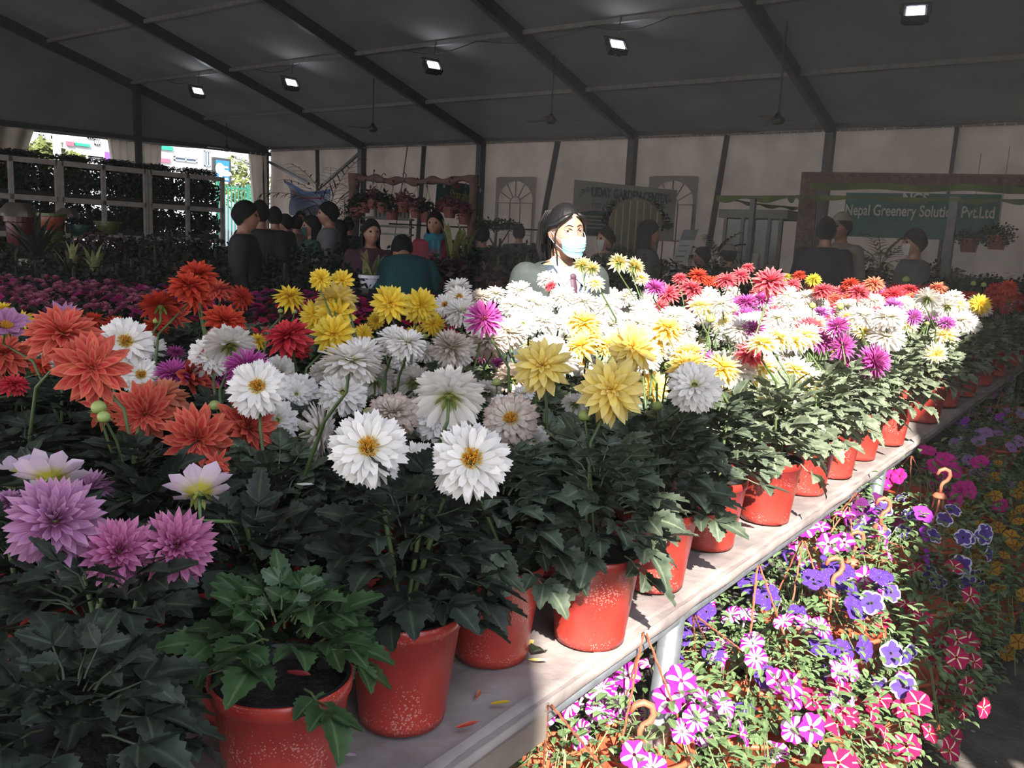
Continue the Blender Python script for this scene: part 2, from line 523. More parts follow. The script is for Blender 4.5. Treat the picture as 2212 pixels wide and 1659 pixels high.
# left gable: cloth above a header, two openings with drapes
gable = thing('wall_left', 'grey gable cloth over two bright openings', 'wall'); gable['kind'] = 'structure'; del gable['category']
mb = MB()
def gz(y): return roof_z(y) + .02
def gstrip(y0, y1, zb0, zb1, n=10):
    mb.grid(lambda u, v: Vector((XG - .03 + .05 * noise.noise(Vector(((y0 + (y1 - y0) * u) * .7, 5, 0))), y0 + (y1 - y0) * u, (zb0 + (zb1 - zb0) * u) * (1 - v) + gz(y0 + (y1 - y0) * u) * v)), n, 4)
gstrip(11.97, 14.3, 3.96, 4.0); gstrip(14.3, 16.1, 3.99, 4.03); gstrip(16.1, 20.3, 4.03, 4.22)
gstrip(YR, 11.97, 0, 0); gstrip(YF, YR, 0, 0)
put('gable_cloth', mb, M_['roof'], gable, smooth=True)
mb = MB(); mb.bar((XG + .1, 5, 4.02), (XG + .1, 20.3, 4.20), .12, .14); put('header', mb, M_['alu'], gable)
mb = MB(); mb.box(XG - .05, XG + .16, 15.17, 15.35, 0, 5.85); put('post', mb, M_['alu'], gable)
def drape(t0, t1, b0, b1, z0, z1, amp=.07, nf=7, x=XG + .1, n=34):
    mb = MB()
    def fn(u, v):
        y = (t0 + (t1 - t0) * u) * v + (b0 + (b1 - b0) * u) * (1 - v)
        return Vector((x + amp * math.sin(u * nf * 2 * PI) , y, z0 + (z1 - z0) * v))
    mb.grid(fn, n, 6)
    put('drape', mb, M_['drape'], gable, smooth=True)
drape(10.4, 12.1, 10.2, 11.0, 1.0, 4.0, nf=3)
drape(14.25, 15.25, 14.75, 15.2, .3, 4.02, nf=4)
drape(15.3, 16.05, 15.4, 15.75, .3, 4.02, nf=3)
drape(19.35, 20.25, 19.75, 20.3, .3, 4.2, nf=4)
# unseen right gable, added to mask the sun: hole and slits shape its patch
Uv = Vector((.7828, .6223, 0)); Vv = SUN.cross(Uv)
def uv2yz(u, v):
    # the point of the plane x = XR whose sun coordinates are (u, v)
    y = (u - XR * Uv.x) / Uv.y
    z = CAM_C.z + (v - XR * Vv.x - y * Vv.y) / Vv.z
    return y, z
hole = [(.13, -1.2), (.12, .30), (.30, .36), (.34, .52), (.62, .56), (.60, .93), (.28, 1.06), (.0, 1.12), (-.03, 2.6), (.3, 3.6), (1.6, 3.85), (3.3, 3.9), (3.42, 3.4), (2.5, 2.15), (1.95, 1.5), (1.66, .95), (1.30, .58), (1.22, -1.2)]  # outline drawn to the sun patch; its jut throws the shade blob
slit = [(1.49, -.6), (1.49, .27), (1.55, .30), (1.55, -.6)]  # slits added to throw the thin sun streaks on the floor
slit2 = [(1.762, -.6), (1.775, .26), (1.782, .26), (1.81, -.6)]
slit3 = [(1.65, -.6), (1.67, .13), (1.72, .12), (1.74, -.6)]
holes = []
for hl in (hole, slit, slit2, slit3):
    pts = [uv2yz(u, v) for u, v in hl]
    holes.append([(y, max(.02, min(z, roof_z(y) - .05))) for y, z in pts])
def wall_with_holes(name, outer, holes, x, m, thick=.01):
    cu = D.curves.new(name, 'CURVE'); cu.dimensions = '2D'; cu.fill_mode = 'BOTH'; cu.extrude = thick
    for poly in [outer] + holes:
        sp = cu.splines.new('POLY'); sp.points.add(len(poly) - 1)
        for i, (a, b) in enumerate(poly): sp.points[i].co = (a, b, 0, 1)
        sp.use_cyclic_u = True
    o = D.objects.new('tmp', cu); COL.objects.link(o)
    dg = bpy.context.evaluated_depsgraph_get()
    me = D.meshes.new_from_object(o.evaluated_get(dg)); me.name = name
    D.objects.remove(o); D.curves.remove(cu)
    me.materials.clear(); me.materials.append(m)
    ob = put(name, me, m)
    ob.matrix_world = Matrix(((0, 0, 1, x), (1, 0, 0, 0), (0, 1, 0, 0), (0, 0, 0, 1)))
    ob['kind'] = 'structure'
    return ob
outer = [(YF, .0), (YF, roof_z(YF))] + [(YR, roof_z(YR))] + [(YW, EAVE), (YW, 0)]
wall_with_holes('sun_mask_wall', outer, holes, XR, M_['wall'])
# front side behind the camera: open below a valance
mb = MB(); mb.grid(lambda u, v: Vector((XG + (XR - XG) * u, YF, 3.5 + (roof_z(YF) - 3.5) * v)), 10, 1)
struct('wall_front', mb, M_['wall'])
portal('portal_front', (-9, YF, 1.75), (0, 1, 0), 20.4, 3.5)
ys = [p[0] for p in holes[0]]; zs = [p[1] for p in holes[0]]
portal('portal_right', (XR + .02, (min(ys) + max(ys)) / 2, (min(zs) + max(zs)) / 2), (-1, 0, 0), max(ys) - min(ys), max(zs) - min(zs))
portal('portal_left', (XG - .1, 15.7, 2.1), (1, 0, 0), 8.2, 4.2)
# ================================================================ OUTSIDE the left gable
facade = mat('white_facade', (.34, .34, .35), .8, .03, 1); winm = mat('blue_grey_window', (.03, .055, .09), .3)
pinkm = mat('pink_wall', (.40, .07, .11), .8); tealm = mat('teal_sign', (.01, .20, .13), .6); purm = mat('purple_board', (.14, .05, .24), .6)
def face_box(name, label, x, pA, pB, z0, z1, depth, m, wins=(), cat='building'):
    """a building whose street face stands in the plane X = x between two image columns"""
    yA = onp(pA, 360, 0, x).y; yB = onp(pB, 360, 0, x).y
    t = thing(name, label, cat, (x, (yA + yB) / 2, 0))
    c = (yA + yB) / 2
    mb = MB(); mb.box(-depth, 0, yA - c, yB - c, z0, z1); put('walls', mb, m, t)
    for (px0, py0, px1, py1, nm, mm) in wins:
        a = onp(px0, py0, 0, x); b = onp(px1, py1, 0, x)
        y0, y1 = sorted((a.y - c, b.y - c)); zz0, zz1 = sorted((a.z, b.z))
        mb = MB()
        if nm == 'window':
            w = .06
            for q in ((y0, y1, zz1 - w, zz1), (y0, y1, zz0, zz0 + w), (y0, y0 + w, zz0, zz1), (y1 - w, y1, zz0, zz1), ((y0 + y1) / 2 - w / 2, (y0 + y1) / 2 + w / 2, zz0, zz1)):
                mb.box(0, .09, *q)
            f = put('window', mb, facade, t)
            g = MB(); g.box(.0, .04, y0, y1, zz0, zz1); put('pane', g, mm, f)
        else:
            mb.box(0, .12, y0, y1, zz0, zz1); put(nm, mb, mm, t)
    return t
face_box('street_building', 'white building with pink shop front and two small windows beyond the gable', -46, 20, 120, 0, 13, 8, facade,
         [(83, 290, 94, 301, 'window', winm), (110, 293, 121, 300, 'window', winm), (67, 310, 95, 327, 'window', winm), (95, 312, 120, 326, 'window', winm), (45, 310, 66, 333, 'pink_panel', pinkm), (60, 327, 98, 334, 'pink_band', pinkm)])
face_box('street_building', 'white building with green and rose signboards behind the drapes', -46, 126, 250, 0, 13, 8, facade,
         [(160, 308, 192, 318, 'green_signboard', tealm), (142, 305, 158, 316, 'rose_signboard', pinkm), (203, 300, 214, 314, 'window', winm), (188, 293, 199, 300, 'window', winm), (226, 328, 243, 350, 'purple_board', purm), (172, 333, 178, 342, 'window', winm), (190, 336, 222, 342, 'window', winm)])
face_box('street_building', 'white building with long glazed front and teal sign by the billboard', -46, 335, 470, 0, 13, 8, facade,
         [(345, 314, 372, 326, 'teal_sign', tealm), (375, 337, 424, 352, 'window', winm), (343, 341, 366, 352, 'pink_band', pinkm), (440, 325, 453, 360, 'window', winm)])
face_box('street_building', 'pale distant building with grey window bands above the tree', -60, 470, 575, 0, 12, 8, facade,
         [(508, 338, 522, 344, 'window', winm), (505, 352, 518, 357, 'window', winm), (525, 345, 540, 351, 'window', winm)])
# billboard
a = onp(466, 345, 0, -32); b = onp(495, 392, 0, -32)
bb = thing('billboard', 'blue street billboard with white shapes above the green fence', 'billboard', (-32, (a.y + b.y) / 2, 0))
hw = abs(b.y - a.y) / 2
mb = MB(); mb.box(-.15, 0, -hw - .1, hw + .1, b.z - .1, a.z + .1); put('case', mb, M_['dark'], bb)
mb = MB(); mb.box(0, .02, -hw, hw, b.z, a.z); put('poster', mb, mat('blue_poster', (.01, .12, .26), .4), bb)
mb = MB(); mb.ell((.03, -hw * .45, a.z - .35), (.02, .22, .24)); mb.box(.02, .03, -hw * .6, -hw * .1, a.z - .9, a.z - .45)
for i in range(5): mb.box(.02, .03, hw * .1, hw * .8, a.z - .3 - i * .16, a.z - .22 - i * .16)
mb.ell((.03, hw * .4, b.z + .3), (.02, .3, .12)); put('poster_shapes', mb, facade, bb)
mb = MB(); mb.box(-.12, -.02, -.08, .08, 0, b.z); put('post', mb, M_['alu'], bb)
# fence of green upright bars
greenp = mat('green_fence_paint', (.01, .12, .075), .5)
fy0 = onp(470, 420, 0, -30).y; fy1 = onp(600, 420, 0, -30).y
zt = onp(520, 402, 0, -30).z
fn_ = thing('green_fence', 'green steel fence of close upright bars outside the gable', 'fence', (-30, fy0, 0))
bar = MB(); bar.box(-.02, .02, -.02, .02, 0, zt); barm = bar.mesh('fence_bar')
n = int((fy1 - fy0) / .16)
for i in range(n):
    put('bar', barm, greenp, fn_, (0, i * .16, 0))
for z in (.25, zt - .15):
    mb = MB(); mb.box(-.03, .03, 0, fy1 - fy0, z, z + .06); put('rail', mb, greenp, fn_)
mb = MB(); mb.bar((0, 0, 0), (0, 0, zt + .1), .1); mb.bar((0, n * .08, 0), (0, n * .08, zt + .1), .1); put('fence_post', mb, greenp, fn_)
def leafcloud(mb, c, r, n, size, seed=0, flat=.0):
    rnd = random.Random(seed)
    c = Vector(c)
    for i in range(n):
        d = Vector((rnd.gauss(0, 1), rnd.gauss(0, 1), rnd.gauss(0, 1))).normalized()
        p = c + Vector((d.x * r[0], d.y * r[1], d.z * r[2])) * (rnd.random() ** .4)
        s = size * rnd.uniform(.6, 1.3)
        u = Vector((rnd.gauss(0, 1), rnd.gauss(0, 1), rnd.gauss(0, .6))).normalized()
        w = (d + Vector((rnd.gauss(0, .5), rnd.gauss(0, .5), rnd.gauss(0, .5)))).cross(u)
        w = w.normalized() if w.length > .01 else u.orthogonal().normalized()
        g = rnd.random()
        mb.add([p, p + u * s * .5 + w * s * .28, p + u * s, p + u * s * .5 - w * s * .28], [(0, 1, 2, 3)], [(0, .3, g), (.5, 1, g), (1, .3, g), (.5, 1, g)])
def tree(px, py, x, r, label, m):
    p = onp(px, py, 0, x)
    t = thing('street_tree', label, 'tree', (p.x, p.y, 0))
    mb = MB(); mb.tube([(0, 0, 0), (.1, 0, p.z * .5), (0, 0, p.z)], [.16, .12, .06], 8); put('trunk', mb, M_['wood'], t)
    mb = MB(); leafcloud(mb, (0, 0, p.z), (r, r, r * .8), 900, .28, int(px)); o = put('foliage', mb, m, t); o['kind'] = 'stuff'
treem = leaf_mat('sunlit_tree_leaf', (.09, .12, .03), (.18, .20, .06), (.15, .17, .06))
tree(522, 400, -36, 1.7, 'yellow green street tree over the green fence', treem)
tree(98, 334, -38, .75, 'yellow green street tree before the pink shop front', treem)
tree(158, 352, -39, .5, 'small street tree beside the white lamp post', treem)
p = onp(124, 340, 0, -37)
mb = MB(); mb.tube([(0, 0, 0), (0, 0, 12)], .16, 10); mb.tube([(0, 0, 11.5), (0, 1.2, 11.9)], .06, 6)
tag(put('lamp_post', mb, facade, loc=(p.x, p.y, 0)), 'white lamp post before the street buildings', 'post')
# ================================================================ CEILING FANS AND FLOODLIGHTS
led = emit('led_glow', (.80, .88, 1.0), 30)
lampcase = mat('dark_lamp_case', (.03, .03, .035), .4)
fl_names = ['LED floodlight nearest the right side of the tent', 'LED floodlight above the masked woman, second from the right side', 'LED floodlight hanging between the middle rafters', 'small LED floodlight beside the third rafter', 'smallest and farthest LED floodlight near the left gable']
for i, (px, py) in enumerate(((1978, 22), (1335, 95), (937, 140), (630, 178), (428, 196))):
    p = onp(px, py, 1, 15.0)
    top = roof_z(15.1) - .12
    t = thing('floodlight', 'lit ' + fl_names[i], 'light', p)
    t.rotation_euler = (R(-38), 0, R(-25) if px > 1000 else R(15))
    t.rotation_euler.z = math.atan2(-(0 - p.x), (0 - p.y)) + PI + (.5 if i else 0)
    mb = MB(); mb.box(-.20, .20, .02, .12, -.15, .15); mb.box(-.14, .14, .12, .20, -.10, .10)
    for q in range(6): mb.box(-.17 + q * .06, -.155 + q * .06, .12, .18, -.12, .12)
    put('case', mb, lampcase, t)
    mb = MB(); mb.box(-.20, .20, 0, .02, .12, .15); mb.box(-.20, .20, 0, .02, -.15, -.12); mb.box(-.20, -.17, 0, .02, -.12, .12); mb.box(.17, .20, 0, .02, -.12, .12)
    put('bezel', mb, lampcase, t)
    mb = MB(); mb.box(-.13, .13, .0, .018, -.09, .09); put('led_panel', mb, led, t)
    mb = MB(); mb.tube([(-.22, .06, 0), (-.22, .04, .22), (.22, .04, .22), (.22, .06, 0)], .012, 5)
    put('bracket', mb, lampcase, t)
    mb = MB(); mb.tube([p + Vector((0, 0, .2)), p + Vector((.01, .03, .5)), (p.x, 15.1, top)], .012, 5)
    tag(put('hanging_wire', mb, lampcase), 'thin wire holding up the ' + fl_names[i], 'wire')
fanm = mat('dark_fan_metal', (.05, .045, .04), .4, metal=.3)
for px, py, yy, lab, a0 in ((805, 278, 16.4, 'ceiling fan hanging left of the middle rafter', .1), (1190, 260, 16.2, 'faint ceiling fan above the green lettered banner', 1.0), (1680, 260, 15.9, 'ceiling fan with one broad blade toward the right rafters', .45), (490, 322, 18.2, 'small far ceiling fan near the left gable corner', .3)):
    p = onp(px, py, 1, yy)
    t = thing('ceiling_fan', lab, 'fan', p, a0)
    mb = MB(); mb.tube([(0, 0, .06), (0, 0, roof_z(yy) - p.z)], .018, 6); put('rod', mb, fanm, t)
    mb = MB(); mb.lathe([(0, -.09), (.08, -.08), (.13, -.03), (.13, .03), (.07, .07), (.03, .14), (0, .14)], 14); put('motor', mb, fanm, t, smooth=True)
    bl = MB(); bl.grid(lambda u, v: Vector((.12 + .55 * u, (-.05 - .035 * u) * (1 - v) + (.05 + .035 * u) * v, .02 * (v - .5))), 3, 2); bl.grid(lambda u, v: Vector((.12 + .55 * u, (-.05 - .035 * u) * (1 - v) + (.05 + .035 * u) * v, .02 * (v - .5) - .006)), 3, 2)
    bm = bl.mesh('blade')
    for q in range(3):
        o = put('blade', bm, fanm, t); o.rotation_euler = (0, 0, q * 2 * PI / 3)
# wires along the purlins
mb = MB()
for x0, x1 in ((-14.6, -12.4), (-20, -18.2), (-9.5, -7.8), (-12.4, -9.5), (-24.2, -22.5)):
    mb.tube([(x0 + (x1 - x0) * q / 6, 15.02, roof_z(15.1) - .16 - .16 * math.sin(PI * q / 6)) for q in range(7)], .01, 4)
tag(put('lighting_cable', mb, lampcase), 'slack lighting cable strung along the purlin between the floodlights', 'cable')
# ================================================================ generic foliage meshes
def clump(seed, n, size, r, h, name='foliage'):
    mb = MB(); leafcloud(mb, (0, 0, h), r, n, size, seed); return mb.mesh(name)
bush_meshes = [clump(i, 620, .06, (.30, .30, .24), .0) for i in range(4)]
def long_leaf(mb, base, az, el, L, w, droop=.3, n=6, g=.5):
    base = Vector(base); pts = []; vs = []; cs = []
    d = Vector((math.cos(az), math.sin(az), 0)); side = Vector((-math.sin(az), math.cos(az), 0))
    for i in range(n + 1):
        t = i / n
        e = el - droop * t * t * 2
        if i == 0: p = base.copy()
        else: p = p + (d * math.cos(e) + Vector((0, 0, math.sin(e)))) * (L / n)
        ww = w * (math.sin(PI * min(1, .18 + t * .82)) ** .8) * .5 if t < 1 else .0005
        vs += [p - side * ww + Vector((0, 0, ww * .4)), p, p + side * ww + Vector((0, 0, ww * .4))]
        cs += [(t, 1, g), (t, 0, g), (t, 1, g)]
    fs = []
    for i in range(n):
        a = i * 3
        fs += [(a, a + 1, a + 4, a + 3), (a + 1, a + 2, a + 5, a + 4)]
    mb.add(vs, fs, cs)
def plain_pot(mb, r0, r1, h, z=0, lip=.012, n=20):
    mb.lathe([(0, z), (r0, z), (r1 - .004, z + h - lip * 2), (r1 + lip * .6, z + h - lip * 2), (r1 + lip * .6, z + h), (r1 - .008, z + h), (r1 - .012, z + h - .03), (0, z + h - .03)], n)
# ================================================================ WHITE RACKS at the left, full of seedlings
RXX = -14.0
def yat(px): return onp(px, 360, 0, RXX).y
racks = ((-60, 122, (22, 118), 'white steel shelving rack nearest the left edge, packed with dark seedlings'), (131, 313, (222,), 'middle white steel shelving rack with bushy plants along its top'), (322, 480, (404,), 'white steel shelving rack standing closest to the green fence opening'))
trayfol = [clump(30 + i, 1500, .07, (.22, .5, .20), .0, 'seedlings') for i in range(3)]
darkred = leaf_mat('dark_red_leaf', (.03, .012, .014), (.05, .02, .02), (.05, .02, .02))
for a, b, mids, lab in racks:
    y0, y1 = yat(a), yat(b); zt = 2.42
    t = thing('plant_rack', lab, 'rack', (RXX, y0, 0))
    L = y1 - y0; dp = .5
    pm = MB(); pm.box(-.03, .03, -.03, .03, 0, zt); pmm = pm.mesh('post')
    ysn = [0, L] + [yat(q) - y0 for q in mids if q != 118]
    for yy in ysn:
        put('post', pmm, M_['steel'], t, (0, yy, 0)); put('post', pmm, M_['steel'], t, (-dp, yy, 0))
    for z in (zt, 1.86, 1.30, .74, .2):
        for xx in (0, -dp):
            mb = MB(); mb.box(xx - .03, xx + .03, 0, L, z - .08, z); put('rail', mb, M_['steel'], t)
        mb = MB(); mb.box(-dp, 0, 0, L, z - .03, z - .015); put('shelf', mb, M_['dark'], t)
        if z > .1:
            for j in range(int(L / .8) + 1):
                yy = .3 + j * .8
                if yy > L: break
                hh = .12 if z == zt else .30
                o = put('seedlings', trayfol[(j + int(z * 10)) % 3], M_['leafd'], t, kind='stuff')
                sz = (1.1, .85, .55) if z == zt else (1.05, 1.0, 1.35)
                if z == zt and L < 2.6: sz = (1.0, .8, .35)
                o.matrix_basis = Matrix.Translation((-dp / 2, min(yy, L - .35), z + (.06 if z == zt else .26))) @ Matrix.Diagonal((*sz, 1))
                if z < zt:
                    mb = None
        if z < zt:
            mb = MB(); mb.box(-dp + .03, -.05, .05, L - .05, z, z + .07)
            put('tray', mb, M_['dark'], t)
# dark seedlings between the racks in silhouette (trailing)
# ================================================================ OBJECTS in front of the racks
def cover_sheet(name, px, py, d, w, h, label, m):
    p = at(px, py, d)
    mb = MB()
    def fn(u, v):
        a = 2 * PI * u; r = w * (1 - .55 * v ** 2) * (1 + .10 * math.sin(5 * a + v * 3))
        return Vector((math.cos(a) * r, math.sin(a) * r, h * v))
    mb.grid(fn, 20, 6); mb.disc(w * .45, h, 12)
    return tag(put(name, mb, m, loc=(p.x, p.y, p.z), smooth=True), label, 'cover')
sheet = mat('smoky_plastic_sheet', (.06, .052, .042), .4, .3, 6)
def stand_box(px, py, d, w, h, label):
    p = at(px, py, d)
    mb = MB(); mb.box(-w / 2, w / 2, -w / 2, w / 2, 0, p.z)
    mb.box(-w / 2 - .03, w / 2 + .03, -w / 2 - .03, w / 2 + .03, p.z - .05, p.z - .001)
    o = put('plinth', mb, M_['dark'], loc=(p.x, p.y, 0)); tag(o, label, 'plinth'); return p
def tub(px, py_top, d, w, h, label, m, rimm=None, cat='pot'):
    top = at(px, py_top, d)
    t = thing('plastic_tub', label, cat, (top.x, top.y, top.z - h))
    mb = MB(); mb.lathe([(0, 0), (w * .36, 0), (w * .46, h * .8), (w * .44, h * .97), (0, h * .9)], 20); put('tub', mb, m, t, smooth=True)
    mb = MB(); mb.lathe([(w * .44, h * .84), (w * .52, h * .86), (w * .52, h), (w * .44, h), (w * .44, h * .84)], 20); put('rim', mb, rimm or m, t)
    return t
redd = mat('dull_red_plastic', (.06, .006, .008), .4); orn = mat('orange_plastic', (.16, .028, .008), .4); ygr = mat('lime_plastic', (.05, .07, .01), .4); grn = mat('green_plastic', (.006, .035, .02), .4)
tub(42, 465, 10.0, .33, .55, 'dull red plastic tub under a smoky plastic sheet', redd)
cover_sheet('plastic_sheet', 40, 468, 10.0, .22, .16, 'smoky plastic sheet over the dull red tub', sheet)
tub(112, 461, 9.9, .31, .24, 'orange plastic planter with a lime rim', orn, ygr)
tub(108, 498, 9.9, .30, .30, 'lime green planter below the orange one', ygr)
cover_sheet('plastic_sheet', 145, 470, 10.3, .14, .11, 'small smoky plastic sheet beside the orange planter', sheet)
tub(232, 478, 10.4, .30, .16, 'round lime green planter before the middle rack', ygr)
tub(172, 485, 10.2, .26, .14, 'dark green planter before the middle rack', grn)
# patterned ceramic planter
cer = mat('cream_ceramic', (.42, .34, .28), .45, .06, 4)
top = at(80, 560, 8.6)
stand_box(80, 606, 8.6, .34, 1, 'dark plinth under the cream ceramic planter')
t = thing('ceramic_planter', 'round cream ceramic planter with a band of rosettes and spiky leaves', 'planter', (top.x, top.y, at(80, 606, 8.6).z))
hh = top.z - at(80, 606, 8.6).z
mb = MB(); mb.lathe([(0, 0), (.11, 0), (.135, .02), (.18, hh * .45), (.185, hh * .62), (.175, hh * .74), (.175, hh * .8), (.195, hh * .84), (.20, hh), (.175, hh), (.165, hh * .85), (0, hh * .85)], 32); put('bowl', mb, cer, t, smooth=True)
for i in range(14):
    a = 2 * PI * i / 14
    mb = MB(); mb.ell((.186 * math.cos(a), .186 * math.sin(a), hh * .57), (.016, .016, .016), 8, 5); put('rosette', mb, mat('rose_glaze', (.40, .18, .14), .5) if i == 0 else M_x, t)
    if i == 0: M_x = D.materials['rose_glaze']
for i in range(26):
    mb = MB(); long_leaf(mb, (0, 0, hh * .85), i * 2.4, R(35 + 45 * random.random()), .42 + .2 * random.random(), .05, .25, g=random.random()); put('leaf', mb, M_['leafd'], t, smooth=True)
def snake_plant(px, py, d, n, L, w, label, m, potm, ph=.12, pr=.09):
    p = at(px, py, d)
    t = thing('snake_plant', label, 'plant', p)
    mb = MB(); plain_pot(mb, pr * .75, pr, ph, -ph); put('pot', mb, potm, t, smooth=False)
    for i in range(n):
        mb = MB(); long_leaf(mb, (random.uniform(-.03, .03), random.uniform(-.03, .03), -.04), i * 2.4, R(62 + 24 * random.random()), L * random.uniform(.7, 1.1), w, .10 + .15 * random.random(), g=random.random()); put('leaf', mb, m, t, smooth=True)
    stand_box(px, py + ph * F / d, d, pr * 2.2, 1, 'dark plinth under the ' + label)
    return t
snake_plant(158, 590, 8.0, 9, .34, .055, 'yellow edged sword plant beside the cream planter', M_['varieg'], M_['dark'])
snake_plant(208, 590, 7.8, 9, .30, .045, 'yellow edged sword plant with arching tips, farther from the cream planter', M_['varieg'], M_['dark'])
whitepot = mat('white_plastic_pot', (.55, .55, .60), .4)
snake_plant(797, 594, 6.65, 8, .24, .048, 'sword plant in a white pot just above the yellow dahlias', M_['varieg'], whitepot, .10, .075)
snake_plant(975, 560, 8.5, 6, .45, .06, 'tall snake plant beside the woman in the turquoise scarf', M_['varieg'], M_['dark'])
snake_plant(1002, 560, 8.6, 6, .42, .06, 'tall snake plant between the scarfed woman and the wrapped post', M_['varieg'], M_['dark'])
# dark bushy plants massed between the dahlias and the crowd
bi = 0
spots = []; brow_ = []
rb = random.Random(5)
for row, (d, y0) in enumerate(((9.6, 512), (8.4, 536), (7.5, 558), (6.85, 580))):
    px = -60 + 30 * row
    while px < 1180:
        spots.append((px + rb.uniform(-10, 10), y0 + rb.uniform(-12, 14) + (14 if 780 < px < 960 and row < 3 else 0), d + rb.uniform(-.2, .3)))
        brow_.append((row, len([q for q in brow_ if q[0] == row])))
        px += rb.uniform(56, 84)
for px, d, py in ((1290, 8.0, 560), (1345, 8.3, 540), (1430, 8.6, 560), (1500, 9, 575), (1545, 9.2, 560), (1600, 9.4, 585), (1660, 9.5, 585), (1860, 10.5, 560), (1905, 10.0, 585), (2060, 10.8, 580), (2120, 10.0, 600), (2180, 9.6, 600), (2030, 11, 560)):
    spots.append((px, py, d))
ordn2 = ['first', 'second', 'third', 'fourth', 'fifth', 'sixth', 'seventh', 'eighth', 'ninth', 'tenth', 'eleventh', 'twelfth', 'thirteenth', 'fourteenth', 'fifteenth', 'sixteenth', 'seventeenth', 'eighteenth', 'nineteenth', 'twentieth', 'twenty first', 'twenty second', 'twenty third', 'twenty fourth', 'twenty fifth']
adj = ['low', 'round', 'loose', 'dense', 'upright', 'spreading']
for i, (px, py, d) in enumerate(spots):
    p = at(px, py, d)
    s = .8 + .5 * rb.random()
    if i < len(brow_): lb = 'dark %s bush, %s from the rack side in the %s row of shaded greenery' % (adj[i % 6], ordn2[brow_[i][1]], ['rearmost', 'third', 'second', 'front'][brow_[i][0]])
    else: lb = 'dark %s bush behind the sunlit dahlias, %s toward the gateway side' % (adj[i % 6], ordn2[i - len(brow_)])
    t = thing('bushy_plant', lb, 'plant', (p.x, p.y, 0), rb.uniform(0, 6), 'shaded bushy plants behind the dahlias')
    mb = MB(); mb.tube([(0, 0, .3), (.02, 0, p.z)], [.03, .015], 6); put('stem', mb, M_['leafd'], t)
    mb = MB(); plain_pot(mb, .13, .17, .32, 0); put('pot', mb, M_['dark'], t)
    zz = p.z - .26
    while zz > .45:
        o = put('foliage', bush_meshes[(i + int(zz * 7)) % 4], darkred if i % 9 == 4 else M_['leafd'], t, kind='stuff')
        o.matrix_basis = Matrix.Translation((0, 0, zz)) @ Matrix.Rotation(zz * 5, 4, 'Z') @ Matrix.Diagonal((s, s, s, 1))
        zz -= .34
# palms and bonsai
def palm(px, py, d, L, n, label, m, wd=.02):
    p = at(px, py, d)
    t = thing('palm', label, 'palm', (p.x, p.y, 0))
    mb = MB(); mb.tube([(0, 0, 0), (0, 0, p.z - L * .3)], [.03, .015], 6); put('stem', mb, M_['stem'], t)
    mb = MB(); plain_pot(mb, .13, .17, .3, 0); put('pot', mb, M_['dark'], t)
    for i in range(n):
        mb = MB(); az = i * 2.4; el = R(75 - 60 * i / n)
        pts = []; q = Vector((0, 0, p.z - L * .3)); dd = Vector((math.cos(az), math.sin(az), 0))
        for k in range(9):
            e = el - .12 * k
            pts.append(q.copy()); q = q + (dd * math.cos(e) + Vector((0, 0, math.sin(e)))) * L / 8
        mb.tube(pts, .004, 3, False, (0, 0, .5))
        for k in range(2, 9):
            for sd in (-1, 1):
                long_leaf(mb, pts[k], az + sd * 1.0, el - .12 * k - .2, L * .32 * (1.1 - k / 12), wd, .2, 3, .5)
        put('frond', mb, m, t)
    return t
palm(712, 415, 13.5, 1.1, 11, 'feathery palm silhouetted against the back wall by the blue banner', M_['leafd'])
palm(744, 458, 11.6, .5, 9, 'smaller palm beside the hanging pots', M_['leafd'])
palm(1905, 545, 11.2, .6, 11, 'pale palm between the two groups of men', M_['varieg'], .03)
palm(1545, 540, 11, .5, 9, 'leafy palm before the standing poster', M_['leafd'], .03)
p = at(1072, 540, 10.5)
t = thing('bonsai', 'flat topped bonsai against the back wall window', 'bonsai', (p.x, p.y, 0))
mb = MB(); z1 = at(1072, 485, 10.5).z; mb.tube([(0, 0, p.z - .6), (.02, 0, p.z - .1), (-.03, 0, p.z), (0, 0, z1)], [.03, .025, .02, .01], 6)
for sx_ in (-1, 1): mb.tube([(0, 0, p.z), (sx_ * .10, sx_ * .03, (p.z + z1) / 2), (sx_ * .18, sx_ * .06, z1)], [.015, .01, .006], 5)
put('trunk', mb, M_['dark'], t)
mb = MB(); leafcloud(mb, (0, 0, z1), (.30, .30, .07), 420, .05, 3); o = put('foliage', mb, M_['leafd'], t); o['kind'] = 'stuff'
mb = MB(); mb.box(-.15, .15, -.1, .1, p.z - .68, p.z - .56); put('tray', mb, M_['dark'], t)
# ================================================================ FRAME WITH HANGING POTS
wrap = mat('brown_cloth_wrap', (.10, .055, .045), .9, .2, 10)
dF = 13.0
A = at(765, 382, dF); zt = A.z
B = samez(1024, 383, zt) if False else at(1024, 383, 12.2)
B.z = zt
t = thing('display_gantry', 'cloth wrapped gantry that carries the row of hanging pots', 'frame', (A.x, A.y, 0))
off = A.copy(); off.z = 0
mb = MB()
def fn(u, v):
    p = A.lerp(B, u) - off; a = 2 * PI * v
    s = .05 * math.sin(PI * u) + .015 * math.sin(u * 26)
    return p + Vector((0, .04 * math.cos(a), .05 * math.sin(a) * (1 + .3 * math.sin(u * 40)) - s))
mb.grid(fn, 50, 8); put('wrapped_beam', mb, wrap, t, smooth=True)
for q, w_ in ((A, .17), (B, .13)):
    mb = MB(); mb.grid(lambda u, v: Vector((q.x - off.x + w_ / 2 * math.cos(2 * PI * u) * (1 + .15 * math.sin(v * 20)), q.y - off.y + w_ / 2 * math.sin(2 * PI * u), (zt + .05) * v)), 10, 20); put('wrapped_post', mb, wrap, t, smooth=True)
hp_mesh = clump(71, 190, .07, (.17, .17, .11), .04)
